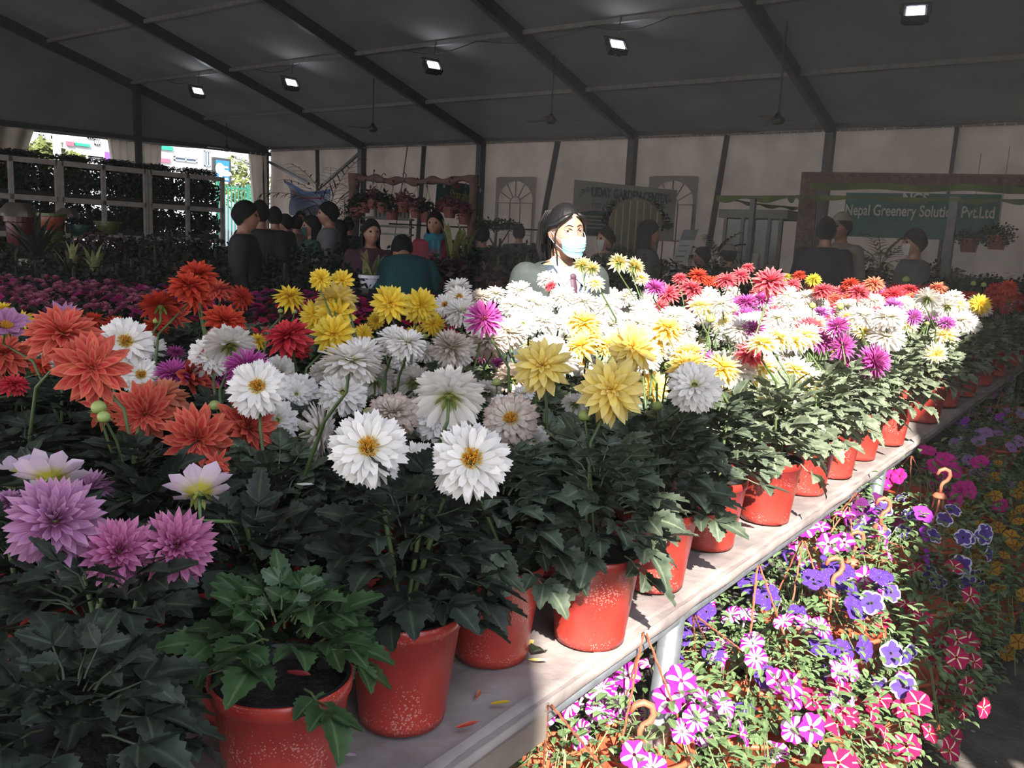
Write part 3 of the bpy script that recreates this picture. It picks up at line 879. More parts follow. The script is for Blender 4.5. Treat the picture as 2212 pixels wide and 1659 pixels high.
hp_red = leaf_mat('dull_red_flower_leaf', (.06, .02, .02), (.14, .03, .04), (.05, .04, .02))
hang = [(769, 449), (787, 438), (807, 430), (828, 438), (848, 453), (872, 437), (900, 449), (922, 458), (972, 448), (1004, 462)]
ordn = ['first', 'second', 'third', 'fourth', 'fifth', 'sixth', 'seventh', 'eighth', 'ninth', 'tenth']
hpot = MB(); plain_pot(hpot, .075, .105, .15, -.15, .01, 14); hpotm = hpot.mesh('pot')
dpot = mat('dark_terracotta', (.16, .045, .03), .6)
for i, (px, py) in enumerate(hang):
    uu = (px - 765) / (1024 - 765)
    d = dF + (12.2 - dF) * uu
    p = at(px, py, d)
    t = thing('hanging_pot', 'small hanging pot of drooping flowers, %s from the blue banner side of the wrapped frame' % ordn[i], 'hanging pot', p, i * 1.3)
    put('pot', hpotm, dpot, t)
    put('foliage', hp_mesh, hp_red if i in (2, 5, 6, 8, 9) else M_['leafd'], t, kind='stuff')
    for k in range(3):
        a = k * 2.1
        mb = MB(); mb.tube([(.1 * math.cos(a), .1 * math.sin(a), 0), (0, 0, .34)], .003, 3); put('cord', mb, M_['dark'], t)
    mb = MB(); mb.tube([(0, 0, .34), (0, 0, zt - p.z - .11)], .004, 3)
    mb.tube([(.0, 0, .34), (.03, 0, .36), (.03, 0, .40), (0, 0, .43), (-.03, 0, .40)], .008, 4); put('hook', mb, M_['dark'], t)
# ================================================================ BANNERS
def banner(name, label, pA, dA, pB, h, m, sag=.0, th=.012, cat='banner', skew=0.0, wave=.02):
    """printed sheet hung level: top corners seen at pixels pA and pB; returns (object, matrix, width)"""
    a = at(pA[0], pA[1], dA)
    b = samez(pB[0], pB[1], a.z) if abs(ray(*pB).z) > 1e-4 else at(pB[0], pB[1], dA)
    ux = (b - a).normalized(); n_ = ux.cross(Vector((0, 0, 1)))
    Wd = (b - a).length
    Mx = Matrix(((ux.x, 0, n_.x, a.x), (ux.y, 0, n_.y, a.y), (0, 1, 0, a.z), (0, 0, 0, 1)))
    mb = MB()
    for zz in (0, -th):
        mb.grid(lambda u, v: Vector((Wd * u + skew * v * h, -h * v - sag * math.sin(PI * u) * (1 - v), zz + wave * math.sin(u * 9) * (.3 + .7 * v) - wave)), 24, 8)
    o = put(name, mb, m, M=Mx, smooth=True); tag(o, label, cat)
    return o, Wd
def text(parent, body, size, x, y, m, align='CENTER', ext=.004, name='lettering', z=.03, bold=0.0, xs=1.0, rot=0, fit=None):
    cu = D.curves.new(name, 'FONT'); cu.body = body; cu.size = size; cu.align_x = align; cu.align_y = 'CENTER'; cu.extrude = ext; cu.offset = bold
    o0 = D.objects.new('tmp', cu); COL.objects.link(o0); dg = bpy.context.evaluated_depsgraph_get(); me = D.meshes.new_from_object(o0.evaluated_get(dg)); D.objects.remove(o0); D.curves.remove(cu); me.name = name; me.materials.clear(); me.materials.append(m)
    if fit:
        ww = [v.co.x for v in me.vertices]; xs = fit / (max(ww) - min(ww))
    o = D.objects.new(name, me); COL.objects.link(o); o.parent = parent
    o.matrix_basis = Matrix.Translation((x, y, z)) @ Matrix.Rotation(rot, 4, 'Z') @ Matrix.Diagonal((xs, 1, 1, 1))
    return o
pale = mat('pale_print', (.42, .42, .38), .6); dgreen = mat('dark_green_banner', (.015, .085, .07), .6, .2, .6); ink = mat('grey_green_ink', (.05, .10, .09), .6); gink = mat('grey_ink', (.14, .15, .15), .6)
boardw = mat('grey_white_flex_banner', (.34, .33, .31), .6, .06, 1.0); gband = mat('banner_green_band', (.03, .10, .08), .6); pinkink = mat('pink_print', (.35, .12, .16), .6)
# uday garden center
o, w = banner('garden_center_banner', 'grey white shop banner with tall green capitals hung on the back wall', (1242, 388), 16.0, (1463, 411), 1.02, boardw, wave=.005)
text(o, 'UDAY GARDEN CENTER', .25, w * .52, -.20, ink, bold=.008, fit=w * .75)
text(o, 'For all your garden needs...', .19, w * .49, -.42, gink, bold=.002, fit=w * .66)
mb = MB(); mb.add([(w * .03, -1.0, .02), (w * .5, -1.0, .02), (w * .5, -.62, .02), (w * .35, -.55, .02), (w * .2, -.53, .02), (w * .03, -.60, .02)], [(0, 1, 2, 3, 4, 5)]); put('green_band', mb, gband, o)
mb = MB(); mb.add([(w * .6, -.80, .02), (w * .98, -.76, .02), (w * .98, -.66, .02), (w * .85, -.71, .02)], [(0, 1, 2, 3)]); put('green_swoosh', mb, gband, o)
for i, (lw, yy) in enumerate(((.30, -.66), (.34, -.73), (.28, -.80), (.32, -.87))):
    mb = MB(); mb.box(w * .08, w * .08 + w * lw, yy, yy + .025, .022, .026); put('small_print', mb, pale, o)
for i, (lw, yy) in enumerate(((.16, -.86), (.12, -.92))):
    mb = MB(); mb.box(w * .66, w * .66 + w * lw, yy, yy + .03, .022, .026); put('small_print', mb, gink, o)
for (x, y, r_, mm) in ((.07, -.20, .035, ink), (.11, -.16, .03, ink), (.05, -.28, .025, gink), (.15, -.14, .03, pinkink), (.90, -.15, .045, pinkink), (.92, -.22, .03, ink)):
    mb = MB()
    for q in range(5): mb.ell((w * x + r_ * math.cos(q * 1.257), y + r_ * math.sin(q * 1.257), .024), (r_ * .7, r_ * .45, .003), 8, 4)
    put('butterfly_print', mb, mm, o)
UD = o
# nepal greenery banner
o, w = banner('greenery_banner', 'long dark green banner with pale lettering behind the capped man', (1828, 416), 12.4, (2165, 420), .62, dgreen, wave=.01)
GB = o; GW = w
text(o, 'NGS', .17, w * .47, -.07, pale, bold=.006)
text(o, 'Nepal Greenery Solution Pvt.Ltd', .215, w * .49, -.25, pale, bold=.004, fit=w * .96)
mb = MB(); mb.box(w * .22, w * .85, -.44, -.42, .03, .033); mb.box(w * .30, w * .78, -.49, -.475, .03, .033); put('small_print', mb, gband, o)
# hindi nursery banner
o, w = banner('nursery_banner', 'tilted green banner with Devanagari lettering behind the wrapped frame', (947, 386), 14.5, (1042, 404), .55, dgreen, skew=-.10, wave=.01)
HB = o; HW = w
yel = mat('yellow_green_print', (.30, .30, .08), .6); redp = mat('red_print', (.30, .05, .06), .6)
text(o, 'िमलन नर्सरी', .20, w * .48, -.26, yel, bold=.004)
text(o, 'फुलबारी', .11, w * .35, -.08, redp, bold=.002)
mb = MB(); mb.ell((w * .12 - .05, -.10, .03), (.05, .05, .003)); mb.ell((w * .92, -.07, .03), (.05, .05, .003)); put('round_print', mb, pale, o)
mb = MB(); mb.add([(-.12, -.55, .03), (w * .35, -.55, .03), (.10, -.36, .03), (-.08, -.36, .03)], [(0, 1, 2, 3)]); put('red_corner', mb, redp, o)
# sagging blue and white banner tied between braces
blueb = mat('blue_banner', (.10, .16, .36), .6, .2, 2); 
A = at(621, 389, 21.0); Bp = at(716, 409, 20.5); Cb = at(640, 465, 21.0); Db = at(700, 478, 20.5)
bw = cloth_mat('blue_white_banner', (.22, .28, .44), trans=.25, scale=1.2, c2=(.42, .46, .58), amt=.5)
mb = MB()
def fn(u, v):
    top = A.lerp(Bp, u); bot = Cb.lerp(Db, u)
    p = top.lerp(bot, v); p.z -= .16 * math.sin(PI * u) * (1 - v); p.y += .10 * math.sin(u * 7 + v * 5) - .1
    return p
mb.grid(fn, 20, 12)
o = put('blue_banner', mb, bw, smooth=True); tag(o, 'sagging blue and white banner tied between two diagonal braces', 'banner')
mb = MB(); mb.grid(lambda u, v: fn(u, .02 + .10 * v) + Vector((0, -.02, 0)), 20, 2); put('blue_band', mb, blueb, o, smooth=True)
mb = MB(); mb.grid(lambda u, v: fn(.08 + u * .8, .22 + .05 * v) + Vector((0, -.02, 0)), 20, 2); put('red_print', mb, redp, o, smooth=True)
for i in range(8):
    mb = MB(); mb.grid(lambda u, v: fn(.25 + i * .06 + u * .03, .60 + .20 * v) + Vector((0, -.02, 0)), 2, 3); put('figure_print', mb, gink, o, smooth=True)
# ================================================================ printed arched windows of the back wall
def arch_window(n, pl, pr, pt, pb, lab):
    a = onp(pl, pt, 1, YW - .03); b = onp(pr, pt, 1, YW - .03); zb = onp((pl + pr) / 2, pb, 1, YW - .03).z; zt_ = (a.z + b.z) / 2
    x0, x1 = a.x, b.x; y = YW - .06
    t = D.objects.new('window_%d' % n, None); COL.objects.link(t); t['kind'] = 'structure'; t['label'] = lab; t.location = (0, 0, 0)
    cxm = (x0 + x1) / 2; r = (x1 - x0) / 2 * .86
    zc = zt_ - r - .12
    surround = MB(); K = 24
    vs = []; fs = []
    for k in range(K + 1):
        an = PI * k / K
        vs.append((cxm + r * math.cos(an), y, zc + r * math.sin(an)))
        ca, sa = math.cos(an), math.sin(an)
        hx, hz = (x1 - x0) / 2, zt_ - zc
        s = min(hx / abs(ca) if abs(ca) > 1e-6 else 9e9, hz / sa if sa > 1e-6 else 9e9)
        vs.append((cxm + s * ca, y, zc + s * sa))
    for k in range(K): fs.append((2 * k, 2 * k + 1, 2 * k + 3, 2 * k + 2))
    surround.add(vs, fs); surround.box(x0, cxm - r, y - .004, y + .004, zb, zc); surround.box(cxm + r, x1, y - .004, y + .004, zb, zc)
    put('surround', surround, frm, t)
    def barr(pa, pb_): 
        m_ = MB(); m_.bar(pa, pb_, .03, .02); put('glazing_bar', m_, frm2, t)
    for k in range(1, 6):
        an = PI * k / 6
        barr((cxm + .3 * r * math.cos(an), y, zc + .3 * r * math.sin(an)), (cxm + r * math.cos(an), y, zc + r * math.sin(an)))
    m_ = MB(); m_.tube([(cxm + .3 * r * math.cos(PI * k / 10), y, zc + .3 * r * math.sin(PI * k / 10)) for k in range(11)], .016, 4); put('glazing_bar', m_, frm2, t)
    for xx in (cxm - .3 * r, cxm + .3 * r, cxm - r, cxm + r): barr((xx, y, zb), (xx, y, zc))
    for zz in (zc, (zc + zb) / 2, zc - .9): barr((cxm - r, y, zz), (cxm + r, y, zz))
frm = mat('printed_window_surround', (.27, .23, .21), .8, .1, 2); frm2 = mat('printed_glazing_bar', (.22, .19, .17), .8)
arch_window(1, 1074, 1161, 382, 560, 'printed arched window on the back wall behind the bonsai')
arch_window(2, 1404, 1511, 380, 600, 'printed arched window on the back wall beside the grey white banner')
# ================================================================ carved timber gateway and green ribbon canopy
tim = mat('carved_brown_timber', (.075, .045, .033), .8, .35, 14, bump=.8, bscale=25)
grc = mat('olive_green_cloth', (.055, .07, .018), .85, .25, 4)
A = at(1732, 371, 10.0); zt = A.z; B = samez(2300, 372 + 6, zt)
t = thing('carved_gateway', 'carved brown timber gateway with olive cloth under its lintel', 'gateway', (A.x, A.y, 0))
off = Vector((A.x, A.y, 0)); ux = (B - A).normalized(); nn = ux.cross(Vector((0, 0, 1)))
Lg = (B - A).length
Mg = Matrix(((ux.x, -nn.x, 0, 0), (ux.y, -nn.y, 0, 0), (0, 0, 1, 0), (0, 0, 0, 1)))
mb = MB(); mb.box(0, Lg, 0, .12, zt - .125, zt, Mg); put('lintel', mb, tim, t)
ros = MB(); ros.lathe([(.042, 0), (.046, .012), (.034, .018), (.022, .01), (.01, .022), (0, .022)], 12, Mg @ Matrix.Rotation(R(90), 4, 'X')); rosm = ros.mesh('carving')
for i in range(int(Lg / .12)):
    q = Mg @ Vector((.06 + i * .12, 0, zt - .063)); put('carving', rosm, tim, t, tuple(q))
mb = MB(); mb.grid(lambda u, v: Mg @ Vector((.10 + (Lg - .1) * u, -.02 - .01 * math.sin(u * 60), zt - .12 - .075 * v - .012 * math.sin(u * 17))), 60, 3); put('cloth_band', mb, grc, t, smooth=True)
mb = MB(); mb.box(0, .20, 0, .14, 0, zt - .125, Mg); put('post', mb, tim, t)
a = at(1575, 420, 11.0); zt2 = at(1740, 428, 9.8).z
def ribbon(pts, w, label):
    mb = MB(); P = [Vector(q) for q in pts]
    def fn(u, v):
        s = u * (len(P) - 1); i = min(int(s), len(P) - 2); p = P[i].lerp(P[i + 1], s - i)
        return p + Vector((0, .02 * math.sin(u * 30), -w * v * (.7 + .3 * math.sin(u * 22)) - .02 * math.sin(PI * u)))
    mb.grid(fn, 60, 3); return tag(put('green_ribbon', mb, grc, smooth=True), label, 'ribbon')
ribbon([at(1548, 422, 10.6), at(1700, 418, 10.2), at(1740, 420, 9.6)], .09, 'olive ribbon strung from the slanted strip to the gateway post')
ribbon([at(1740, 420, 9.6), at(2060, 424, 9.0), at(2230, 430, 8.8)], .06, 'olive ribbon strung across the long green banner')
ribbon([at(1560, 425, 10.6), at(1640, 436, 10.9), at(1725, 447, 11.2)], .05, 'wavy olive ribbon over the glazed kiosk')
mb = MB(); p = at(1628, 430, 10.4); mb.bar((p.x, p.y, 0), (p.x, p.y, p.z), .06, .06); tag(put('metal_post', mb, M_['alu'], loc=(0, 0, 0)), 'grey metal post holding the olive ribbon before the kiosk', 'post')
p = at(2063, 425, 9.05)
mb = MB(); mb.bar((p.x, p.y, 0), (p.x, p.y, p.z), .085, .085); tag(put('metal_post', mb, M_['alu']), 'grey metal post standing in front of the long green banner', 'post')
# kiosk
A = at(1570, 452, 12.5); B = at(1690, 452, 12.0)
t = thing('kiosk', 'small glazed kiosk with posters beside the carved gateway', 'kiosk', (A.x, A.y, 0))
ux = Vector((B.x - A.x, B.y - A.y, 0)); wk = ux.length; ux.normalize(); nn = ux.cross(Vector((0, 0, 1)))
Mk = Matrix(((ux.x, -nn.x, 0, 0), (ux.y, -nn.y, 0, 0), (0, 0, 1, 0), (0, 0, 0, 1)))
kz = A.z; kd = mat('kiosk_grey', (.12, .115, .10), .6); kg = mat('kiosk_dark_glass', (.035, .04, .036), .25); kw = mat('kiosk_pale_board', (.30, .29, .26), .7)
mb = MB(); mb.box(-.1, wk + .1, -.05, .8, kz - .12, kz, Mk); put('roof', mb, kd, t)
for i, q in enumerate((0, .32, .52, .8, 1.0)):
    mb = MB(); mb.box(wk * q - .025, wk * q + .025, -.02, .03, 0, kz - .12, Mk); put('post', mb, kd, t)
for i, (q0, q1) in enumerate(((0, .32), (.32, .52), (.52, .8), (.8, 1.0))):
    mb = MB(); mb.box(wk * q0 + .025, wk * q1 - .025, .0, .015, .9, kz - .14, Mk); put('pane', mb, kg, t)
mb = MB(); mb.box(0, wk, 0, .03, 0, .9, Mk); put('counter', mb, kd, t)
for (q0, q1, z0, z1) in ((.55, .66, 1.25, 1.5), (.70, .78, 1.3, 1.62), (.36, .5, 1.0, 1.12), (.84, .97, 1.15, 1.35)):
    mb = MB(); mb.box(wk * q0, wk * q1, -.012, -.002, z0, z1, Mk); put('notice', mb, kw, t)
# standee
t0 = at(1493, 496, 10.5)
t = thing('standing_poster', 'leaning grey white standing poster with a dark header', 'poster', (t0.x, t0.y, t0.z))
ax = (at(1510, 496, 10.5) - at(1478, 496, 10.5)); L_ = at(1455, 600, 10.5) - t0
for nm, v0, v1, mm in (('header', 0, .22, gink), ('sheet', .22, 1.35, boardw)):
    mb = MB()
    mb.grid(lambda u, v: ax * (u - .5) + L_ * (v0 + (v1 - v0) * v), 2, 2)
    mb.grid(lambda u, v: ax * (u - .5) + L_ * (v0 + (v1 - v0) * v) + Vector((-.01, .015, 0)), 2, 2); put(nm, mb, mm, t)
for i in range(7):
    mb = MB(); v0 = .32 + i * .11; mb.grid(lambda u, v: ax * (u * .6 - .35) + L_ * (v0 + .03 * v) + Vector((.002, -.012, 0)), 2, 1); put('small_print', mb, gink, t)
# arched wicker panel with dark foliage around
p = at(1365, 600, 8.8); tz = at(1365, 432, 8.8).z
t = thing('arched_panel', 'tall arched cane panel standing behind the cream dahlias', 'panel', (p.x, p.y, 0), R(38))
pw = .26; h0 = tz - pw
K = [(pw * math.cos(PI * k / 16), h0 + pw * math.sin(PI * k / 16)) for k in range(17)] + [(-pw * .7, 1.0), (-pw * .5, .4), (pw * .5, .4), (pw * .7, 1.0)]
mb = MB(); n = len(K); mb.add([(x, -.02, z) for x, z in K] + [(x, .02, z) for x, z in K], [tuple(range(n - 1, -1, -1)), tuple(range(n, 2 * n))] + [(i, (i + 1) % n, n + (i + 1) % n, n + i) for i in range(n)])
put('cane_sheet', mb, mat('olive_cane', (.06, .054, .032), .8, .2, 20), t)
for i in range(-3, 4):
    mb = MB(); x = i * pw * .27; mb.bar((x, -.025, .5), (x, -.025, h0 + math.sqrt(max(0, pw * pw - x * x)) * .96), .012, .01); put('rib', mb, mat('cane_rib', (.16, .14, .09), .8) if i == -3 else D.materials['cane_rib'], t)
mb = MB(); mb.tube([(x, 0, z) for x, z in K[:17]], .018, 6); put('hoop', mb, wrap, t)
mb = MB()
for k in range(17): leafcloud(mb, (K[k][0] * 1.12, .08, K[k][1] + (.02 if k < 5 or k > 11 else -.02)), (.06, .08, .05), 34 if k < 5 or k > 11 else 16, .05, k)
o = put('climbing_leaves', mb, M_['leafd'], t); o['kind'] = 'stuff'
# shelf of trays behind the hanging pots, boundary rope
A = at(755, 466, 13.6)
t = thing('display_stand', 'grey tiered display stand with glass jars under the hanging pots', 'stand', (A.x, A.y, 0), R(37))
for z in (A.z, A.z - .12, A.z - .24):
    mb = MB(); mb.box(0, 1.0, -.25, .25, z - .03, z); put('tier', mb, kw, t)
for x in (.03, .97):
    mb = MB(); mb.box(x - .02, x + .02, -.03, .03, 0, A.z - .03); put('leg', mb, kd, t)
for i in range(9):
    mb = MB(); mb.lathe([(0, 0), (.03, 0), (.034, .1), (.02, .13), (.02, .15), (0, .15)], 8); put('jar', mb, kw, t, (.4 + .065 * i, 0, A.z))
mb = MB(); pts = [at(840, 483, 13), at(930, 488, 12.8), at(1010, 491, 12.6), at(1170, 497, 12.3)]; mb.tube(pts, .012, 5)
tag(put('boundary_rope', mb, M_['dark']), 'dark rope stretched before the back wall at shoulder height', 'rope')
# two hanging baskets at the right
for px, py, d, lab in ((2095, 515, 9.4, 'dark hanging basket just beside the grey post'), (2155, 508, 9.0, 'large dark hanging basket with trailing tips by the end of the green banner')):
    p = at(px, py, d); t = thing('hanging_basket', lab, 'hanging basket', p)
    put('pot', hpotm, dpot, t); o = put('foliage', bush_meshes[1], M_['leafd'], t, kind='stuff'); o.scale = (.5, .5, .42) if px < 2100 else (.62, .62, .6)
    mb = MB(); mb.tube([(0, 0, 0), (0, 0, .9)], .004, 4); put('wire', mb, M_['dark'], t)
# ================================================================ PEOPLE
def remesh(mb, voxel, smooth_it=3, name='body'):
    me = mb.mesh('tmp'); o = D.objects.new('tmp', me); COL.objects.link(o)
    m = o.modifiers.new('r', 'REMESH'); m.mode = 'VOXEL'; m.voxel_size = voxel; m.use_smooth_shade = True
    s = o.modifiers.new('s', 'SMOOTH'); s.factor = .5; s.iterations = smooth_it
    dg = bpy.context.evaluated_depsgraph_get()
    r = D.meshes.new_from_object(o.evaluated_get(dg)); r.name = name
    D.objects.remove(o); D.meshes.remove(me)
    r.polygons.foreach_set('use_smooth', [True] * len(r.polygons))
    return r
def gs(x, x0, s): return math.exp(-((x - x0) / s) ** 2)
def head_pt(th, a, off=0.0):
    """head surface, centre of skull at the origin, face towards +Y; th from the crown, a from +X"""
    x = (.075 + off) * math.sin(th) * math.cos(a); y = (.094 + off) * math.sin(th) * math.sin(a); z = (.118 + off) * math.cos(th)
    if z < 0:
        k = min(1, -z / .118)
        x *= 1 - .34 * k ** 1.6
        y = y * (1 - .10 * k) + .018 * k
        if y < 0: y *= 1 - .25 * k
    if y < 0: y *= 1.06
    if off == 0 and y > 0:
        f = 0
        f += .020 * gs(x, 0, .011) * gs(z, -.022, .017) + .010 * gs(x, 0, .009) * gs(z, .0, .022)
        for s in (-1, 1):
            f -= .011 * gs(x, s * .031, .015) * gs(z, .012, .011)
            f += .004 * gs(x, s * .032, .02) * gs(z, .034, .010)
            f += .004 * gs(x, s * .045, .02) * gs(z, -.025, .02)
            f += .003 * gs(x, s * .013, .007) * gs(z, -.027, .008)
        f += .007 * gs(x, 0, .02) * gs(z, -.052, .006) + .007 * gs(x, 0, .017) * gs(z, -.064, .006) - .003 * gs(x, 0, .022) * gs(z, -.058, .003)
        f += .008 * gs(x, 0, .022) * gs(z, -.092, .014)
        y += f
    return Vector((x, y, z))
def add_head(mb, M, n=56, m=48):
    vs = [M @ head_pt(PI * i / m, 2 * PI * k / n) for i in range(m + 1) for k in range(n)]
    fs = []
    for i in range(m):
        for k in range(n):
            a = i * n + k; b = i * n + (k + 1) % n
            fs.append((a, a + n, b + n, b))
    mb.add(vs, fs)
    for s in (-1, 1):
        mb.ell(M @ Vector((s * .076, -.004, .0)), (.009, .017, .030), 10, 8, M.to_3x3() @ Matrix.Rotation(s * .35, 3, 'Z'))
def limb(mb, pts, rs, n=12):
    mb.tube(pts, rs, n)
    for p, r in ((pts[0], rs[0]), (pts[-1], rs[-1])):
        mb.ell(p, (r, r, r), n, 8)
def rings(mb, data, n=24, T=None):
    """closed loft of ellipses: (z, half width, half depth, y centre)"""
    T = T or (lambda p: p)
    vs = []; fs = []
    for z, a, b, y in data:
        for k in range(n):
            t = 2 * PI * k / n
            vs.append(T(Vector((a * math.copysign(abs(math.cos(t)) ** .85, math.cos(t)), y + b * math.copysign(abs(math.sin(t)) ** .85, math.sin(t)), z))))
    for i in range(len(data) - 1):
        for k in range(n):
            a = i * n + k; b = i * n + (k + 1) % n
            fs.append((a, b, b + n, a + n))
    fs.append(tuple(range(n - 1, -1, -1))); fs.append(tuple(range((len(data) - 1) * n, len(data) * n)))
    mb.add(vs, fs)
TORSO = [(.86, .15, .10, 0), (.94, .165, .115, -.005), (1.05, .145, .10, .0), (1.16, .150, .105, .005), (1.27, .170, .115, .008), (1.36, .185, .105, 0), (1.42, .165, .085, -.005), (1.455, .09, .065, -.008), (1.47, .055, .055, -.008)]
def make_T(lean):
    def T(p):
        p = Vector(p)
        if p.z > .95:
            q = p - Vector((0, 0, .95))
            q = Matrix.Rotation(-lean, 3, 'X') @ q
            p = q + Vector((0, 0, .95))
        return p
    return T
def figure(mb, inf=0.0, what='body', lean=0.0, headM=None, arms='down', hands=True):
    T = make_T(lean)
    if what in ('body', 'top'):
        rings(mb, [(z if i else z - inf, a + inf, b + inf, y) for i, (z, a, b, y) in enumerate(TORSO[:(9 if what == 'body' else 7)])] + ([] if what == 'body' else [(1.452 + inf * .4, .10, .072, -.006)]), 28, T)
        for s in (-1, 1):
            if arms == 'down': el = Vector((s * .235, -.02, 1.12)); wr = Vector((s * .225, .08, .88))
            else: el = Vector((s * .25, .02, 1.13)); wr = Vector((s * .13, .24, 1.10))
            sh = Vector((s * .175, -.005, 1.385))
            limb(mb, [T(sh), T(sh.lerp(el, .5)), T(el), T(el.lerp(wr, .5)), T(wr)], [.05 + inf, .045 + inf, .036 + inf, .032 + inf, (.024 + inf * 1.3)])
            if what == 'body' and hands:
                d = (wr - el).normalized(); sd = Vector((0, 1, 0)).cross(d) if arms == 'down' else Vector((0, 0, 1)).cross(d); sd.normalize(); up = d.cross(sd)
                pc = wr + d * .05
                Mh = Matrix((up * 1.0, sd, d)).transposed()
                mb.ell(T(pc), (.040, .016, .050), 12, 8, Mh)
                for i, L in enumerate((.062, .072, .068, .052)):
                    b0 = pc + d * .038 + up * (-.029 + .0193 * i)
                    mid = b0 + d * L * .55 + sd * .006; tip = b0 + d * L + sd * .020
                    limb(mb, [T(b0), T(mid), T(tip)], [.0085, .008, .0065], 8)
                b0 = pc - d * .012 - up * .034
                limb(mb, [T(b0), T(b0 - up * .020 + d * .028), T(b0 - up * .022 + d * .055 + sd * .008)], [.011, .0095, .008], 8)
    if what in ('body', 'legs'):
        for s in (-1, 1):
            limb(mb, [(s * .085, 0, .90), (s * .09, .005, .70), (s * .095, .01, .48), (s * .095, -.01, .30), (s * .095, -.01, .09)], [.085 + inf, .072 + inf, .052 + inf, .05 + inf, .038 + inf * 1.5])
            if what == 'body': mb.ell((s * .10, .055, .035), (.042, .125, .035))
        if what == 'legs': rings(mb, [(.84, .15 + inf, .10 + inf, 0), (.94, .165 + inf, .115 + inf, -.005), (1.02, .15 + inf, .105 + inf, 0)], 24)
    if what == 'body':
        hm = headM or Matrix.Translation((0, .015, 1.60))
        hc = T(hm.translation) if lean else hm.translation
        HM = Matrix.Translation(hc) @ (Matrix.Rotation(-lean, 4, 'X') if lean else Matrix()) @ hm.to_3x3().to_4x4()
        mb.tube([T((0, -.012, 1.41)), T((0, -.008, 1.47)), HM @ Vector((0, -.018, -.07)), HM @ Vector((0, -.012, -.02))], [.062, .052, .052, .05], 16)
        add_head(mb, HM)
        return HM
def hair_shell(front, side, back, off=.012, long=0.0, wob=.0, nu=48, nv=16, M=None):
    M = M or Matrix()
    mb = MB(); vs = []
    for j in range(nv + 1):
        for i in range(nu):
            a = 2 * PI * i / nu + PI / 2
            c = math.cos(a - PI / 2)   # 1 front, -1 back
            lim = side + (front - side) * max(0, c) ** 1.3 if c > 0 else side + (back - side) * (-c) ** .8
            z0 = max(-.115, lim)
            th0 = math.acos(max(-1, min(1, z0 / .118)))
            th = th0 * (1 - (j / nv))
            p = head_pt(th, a, off + wob * math.sin(a * 23) * .5)
            if off > 0: p.y -= .006
            vs.append(M @ p)
    fs = []
    for j in range(nv):
        for i in range(nu):
            a = j * nu + i; b = j * nu + (i + 1) % nu
            fs.append((a, b, b + nu, a + nu))
    mb.add(vs, fs)
    return mb
skin = mat('brown_skin', (.26, .13, .085), .5, .06, 20); hairb = mat('dull_black_hair', (.008, .007, .007), .8, .3, 60, spec=.15)
hairm = mat('black_hair', (.008, .007, .008), .45, .3, 90, spec=.35)
mats_c = {k: mat('cloth_' + k, c, .85, .12, 8) for k, c in dict(black=(.008, .008, .009), navy=(.012, .014, .028), teal=(.006, .05, .052), maroon=(.04, .014, .025), grey=(.10, .10, .11), brown=(.07, .05, .04), white=(.35, .34, .33), green=(.02, .06, .05), red=(.16, .02, .03), turq=(.015, .11, .15), darkgrey=(.05, .05, .055), beige=(.18, .15, .12), blue=(.05, .08, .16)).items()}
def build_set(lean, arms):
    b = MB(); HM = figure(b, 0, 'body', lean, arms=arms, hands=True)
    t = MB(); figure(t, .022, 'top', lean, arms=arms)
    l = MB(); figure(l, .014, 'legs', lean)
    return remesh(b, .011, 2, 'body'), remesh(t, .018, 2, 'jacket'), remesh(l, .02, 2, 'trousers'), HM
SETS = {'stand': build_set(0, 'down'), 'hold': build_set(0, 'front'), 'bent': build_set(R(48), 'front')}
hs_short = hair_shell(.058, -.02, -.085, .012, wob=.009).mesh('hair', True)
hs_long = None
capm = MB(); capm.grid(lambda u, v: head_pt(R(68) * (1 - v), 2 * PI * u, .014) + Vector((0, -.004, .012)), 30, 8)
capm.grid(lambda u, v: Vector((.062 * (u * 2 - 1), .09 + .07 * v * math.sqrt(max(0, 1 - (u * 2 - 1) ** 2 * .8)), .052 - .02 * v)), 10, 3)
capm = capm.mesh('cap', True)
longm = MB(); longm.grid(lambda u, v: Vector((.085 * math.sin(PI * (u - .5) * 1.15), -.10 * math.cos(PI * (u - .5) * 1.15) - .01, .03 - .30 * v)), 16, 8)
longm = longm.mesh('long_hair', True)
maskm = MB(); maskm.grid(lambda u, v: head_pt(PI / 2 + math.asin(max(-1, min(1, (.005 + .09 * (1 - v)) / .118))), PI / 2 + (u - .5) * 1.9, .012), 14, 8)
maskm = maskm.mesh('face_mask', True)
eye = MB(); eye.ell((0, 0, 0), (.0115, .0115, .0115), 12, 8); eyem_ = eye.mesh('eye', True)
eyemat = mat('dark_eye', (.02, .012, .01), .2, 0)
scarf = MB(); scarf.grid(lambda u, v: Vector(((.085 + .03 * math.sin(PI * v)) * math.cos(2 * PI * u), (.075 + .03 * math.sin(PI * v)) * math.sin(2 * PI * u) + .01, 1.41 + .10 * v + .01 * math.sin(u * 30))), 30, 5)
scarf.grid(lambda u, v: Vector((-.10 + .12 * u + .02 * v, .13 + .012 * math.sin(u * 14), 1.44 - .5 * v)), 10, 8)
scarf = scarf.mesh('scarf', True)
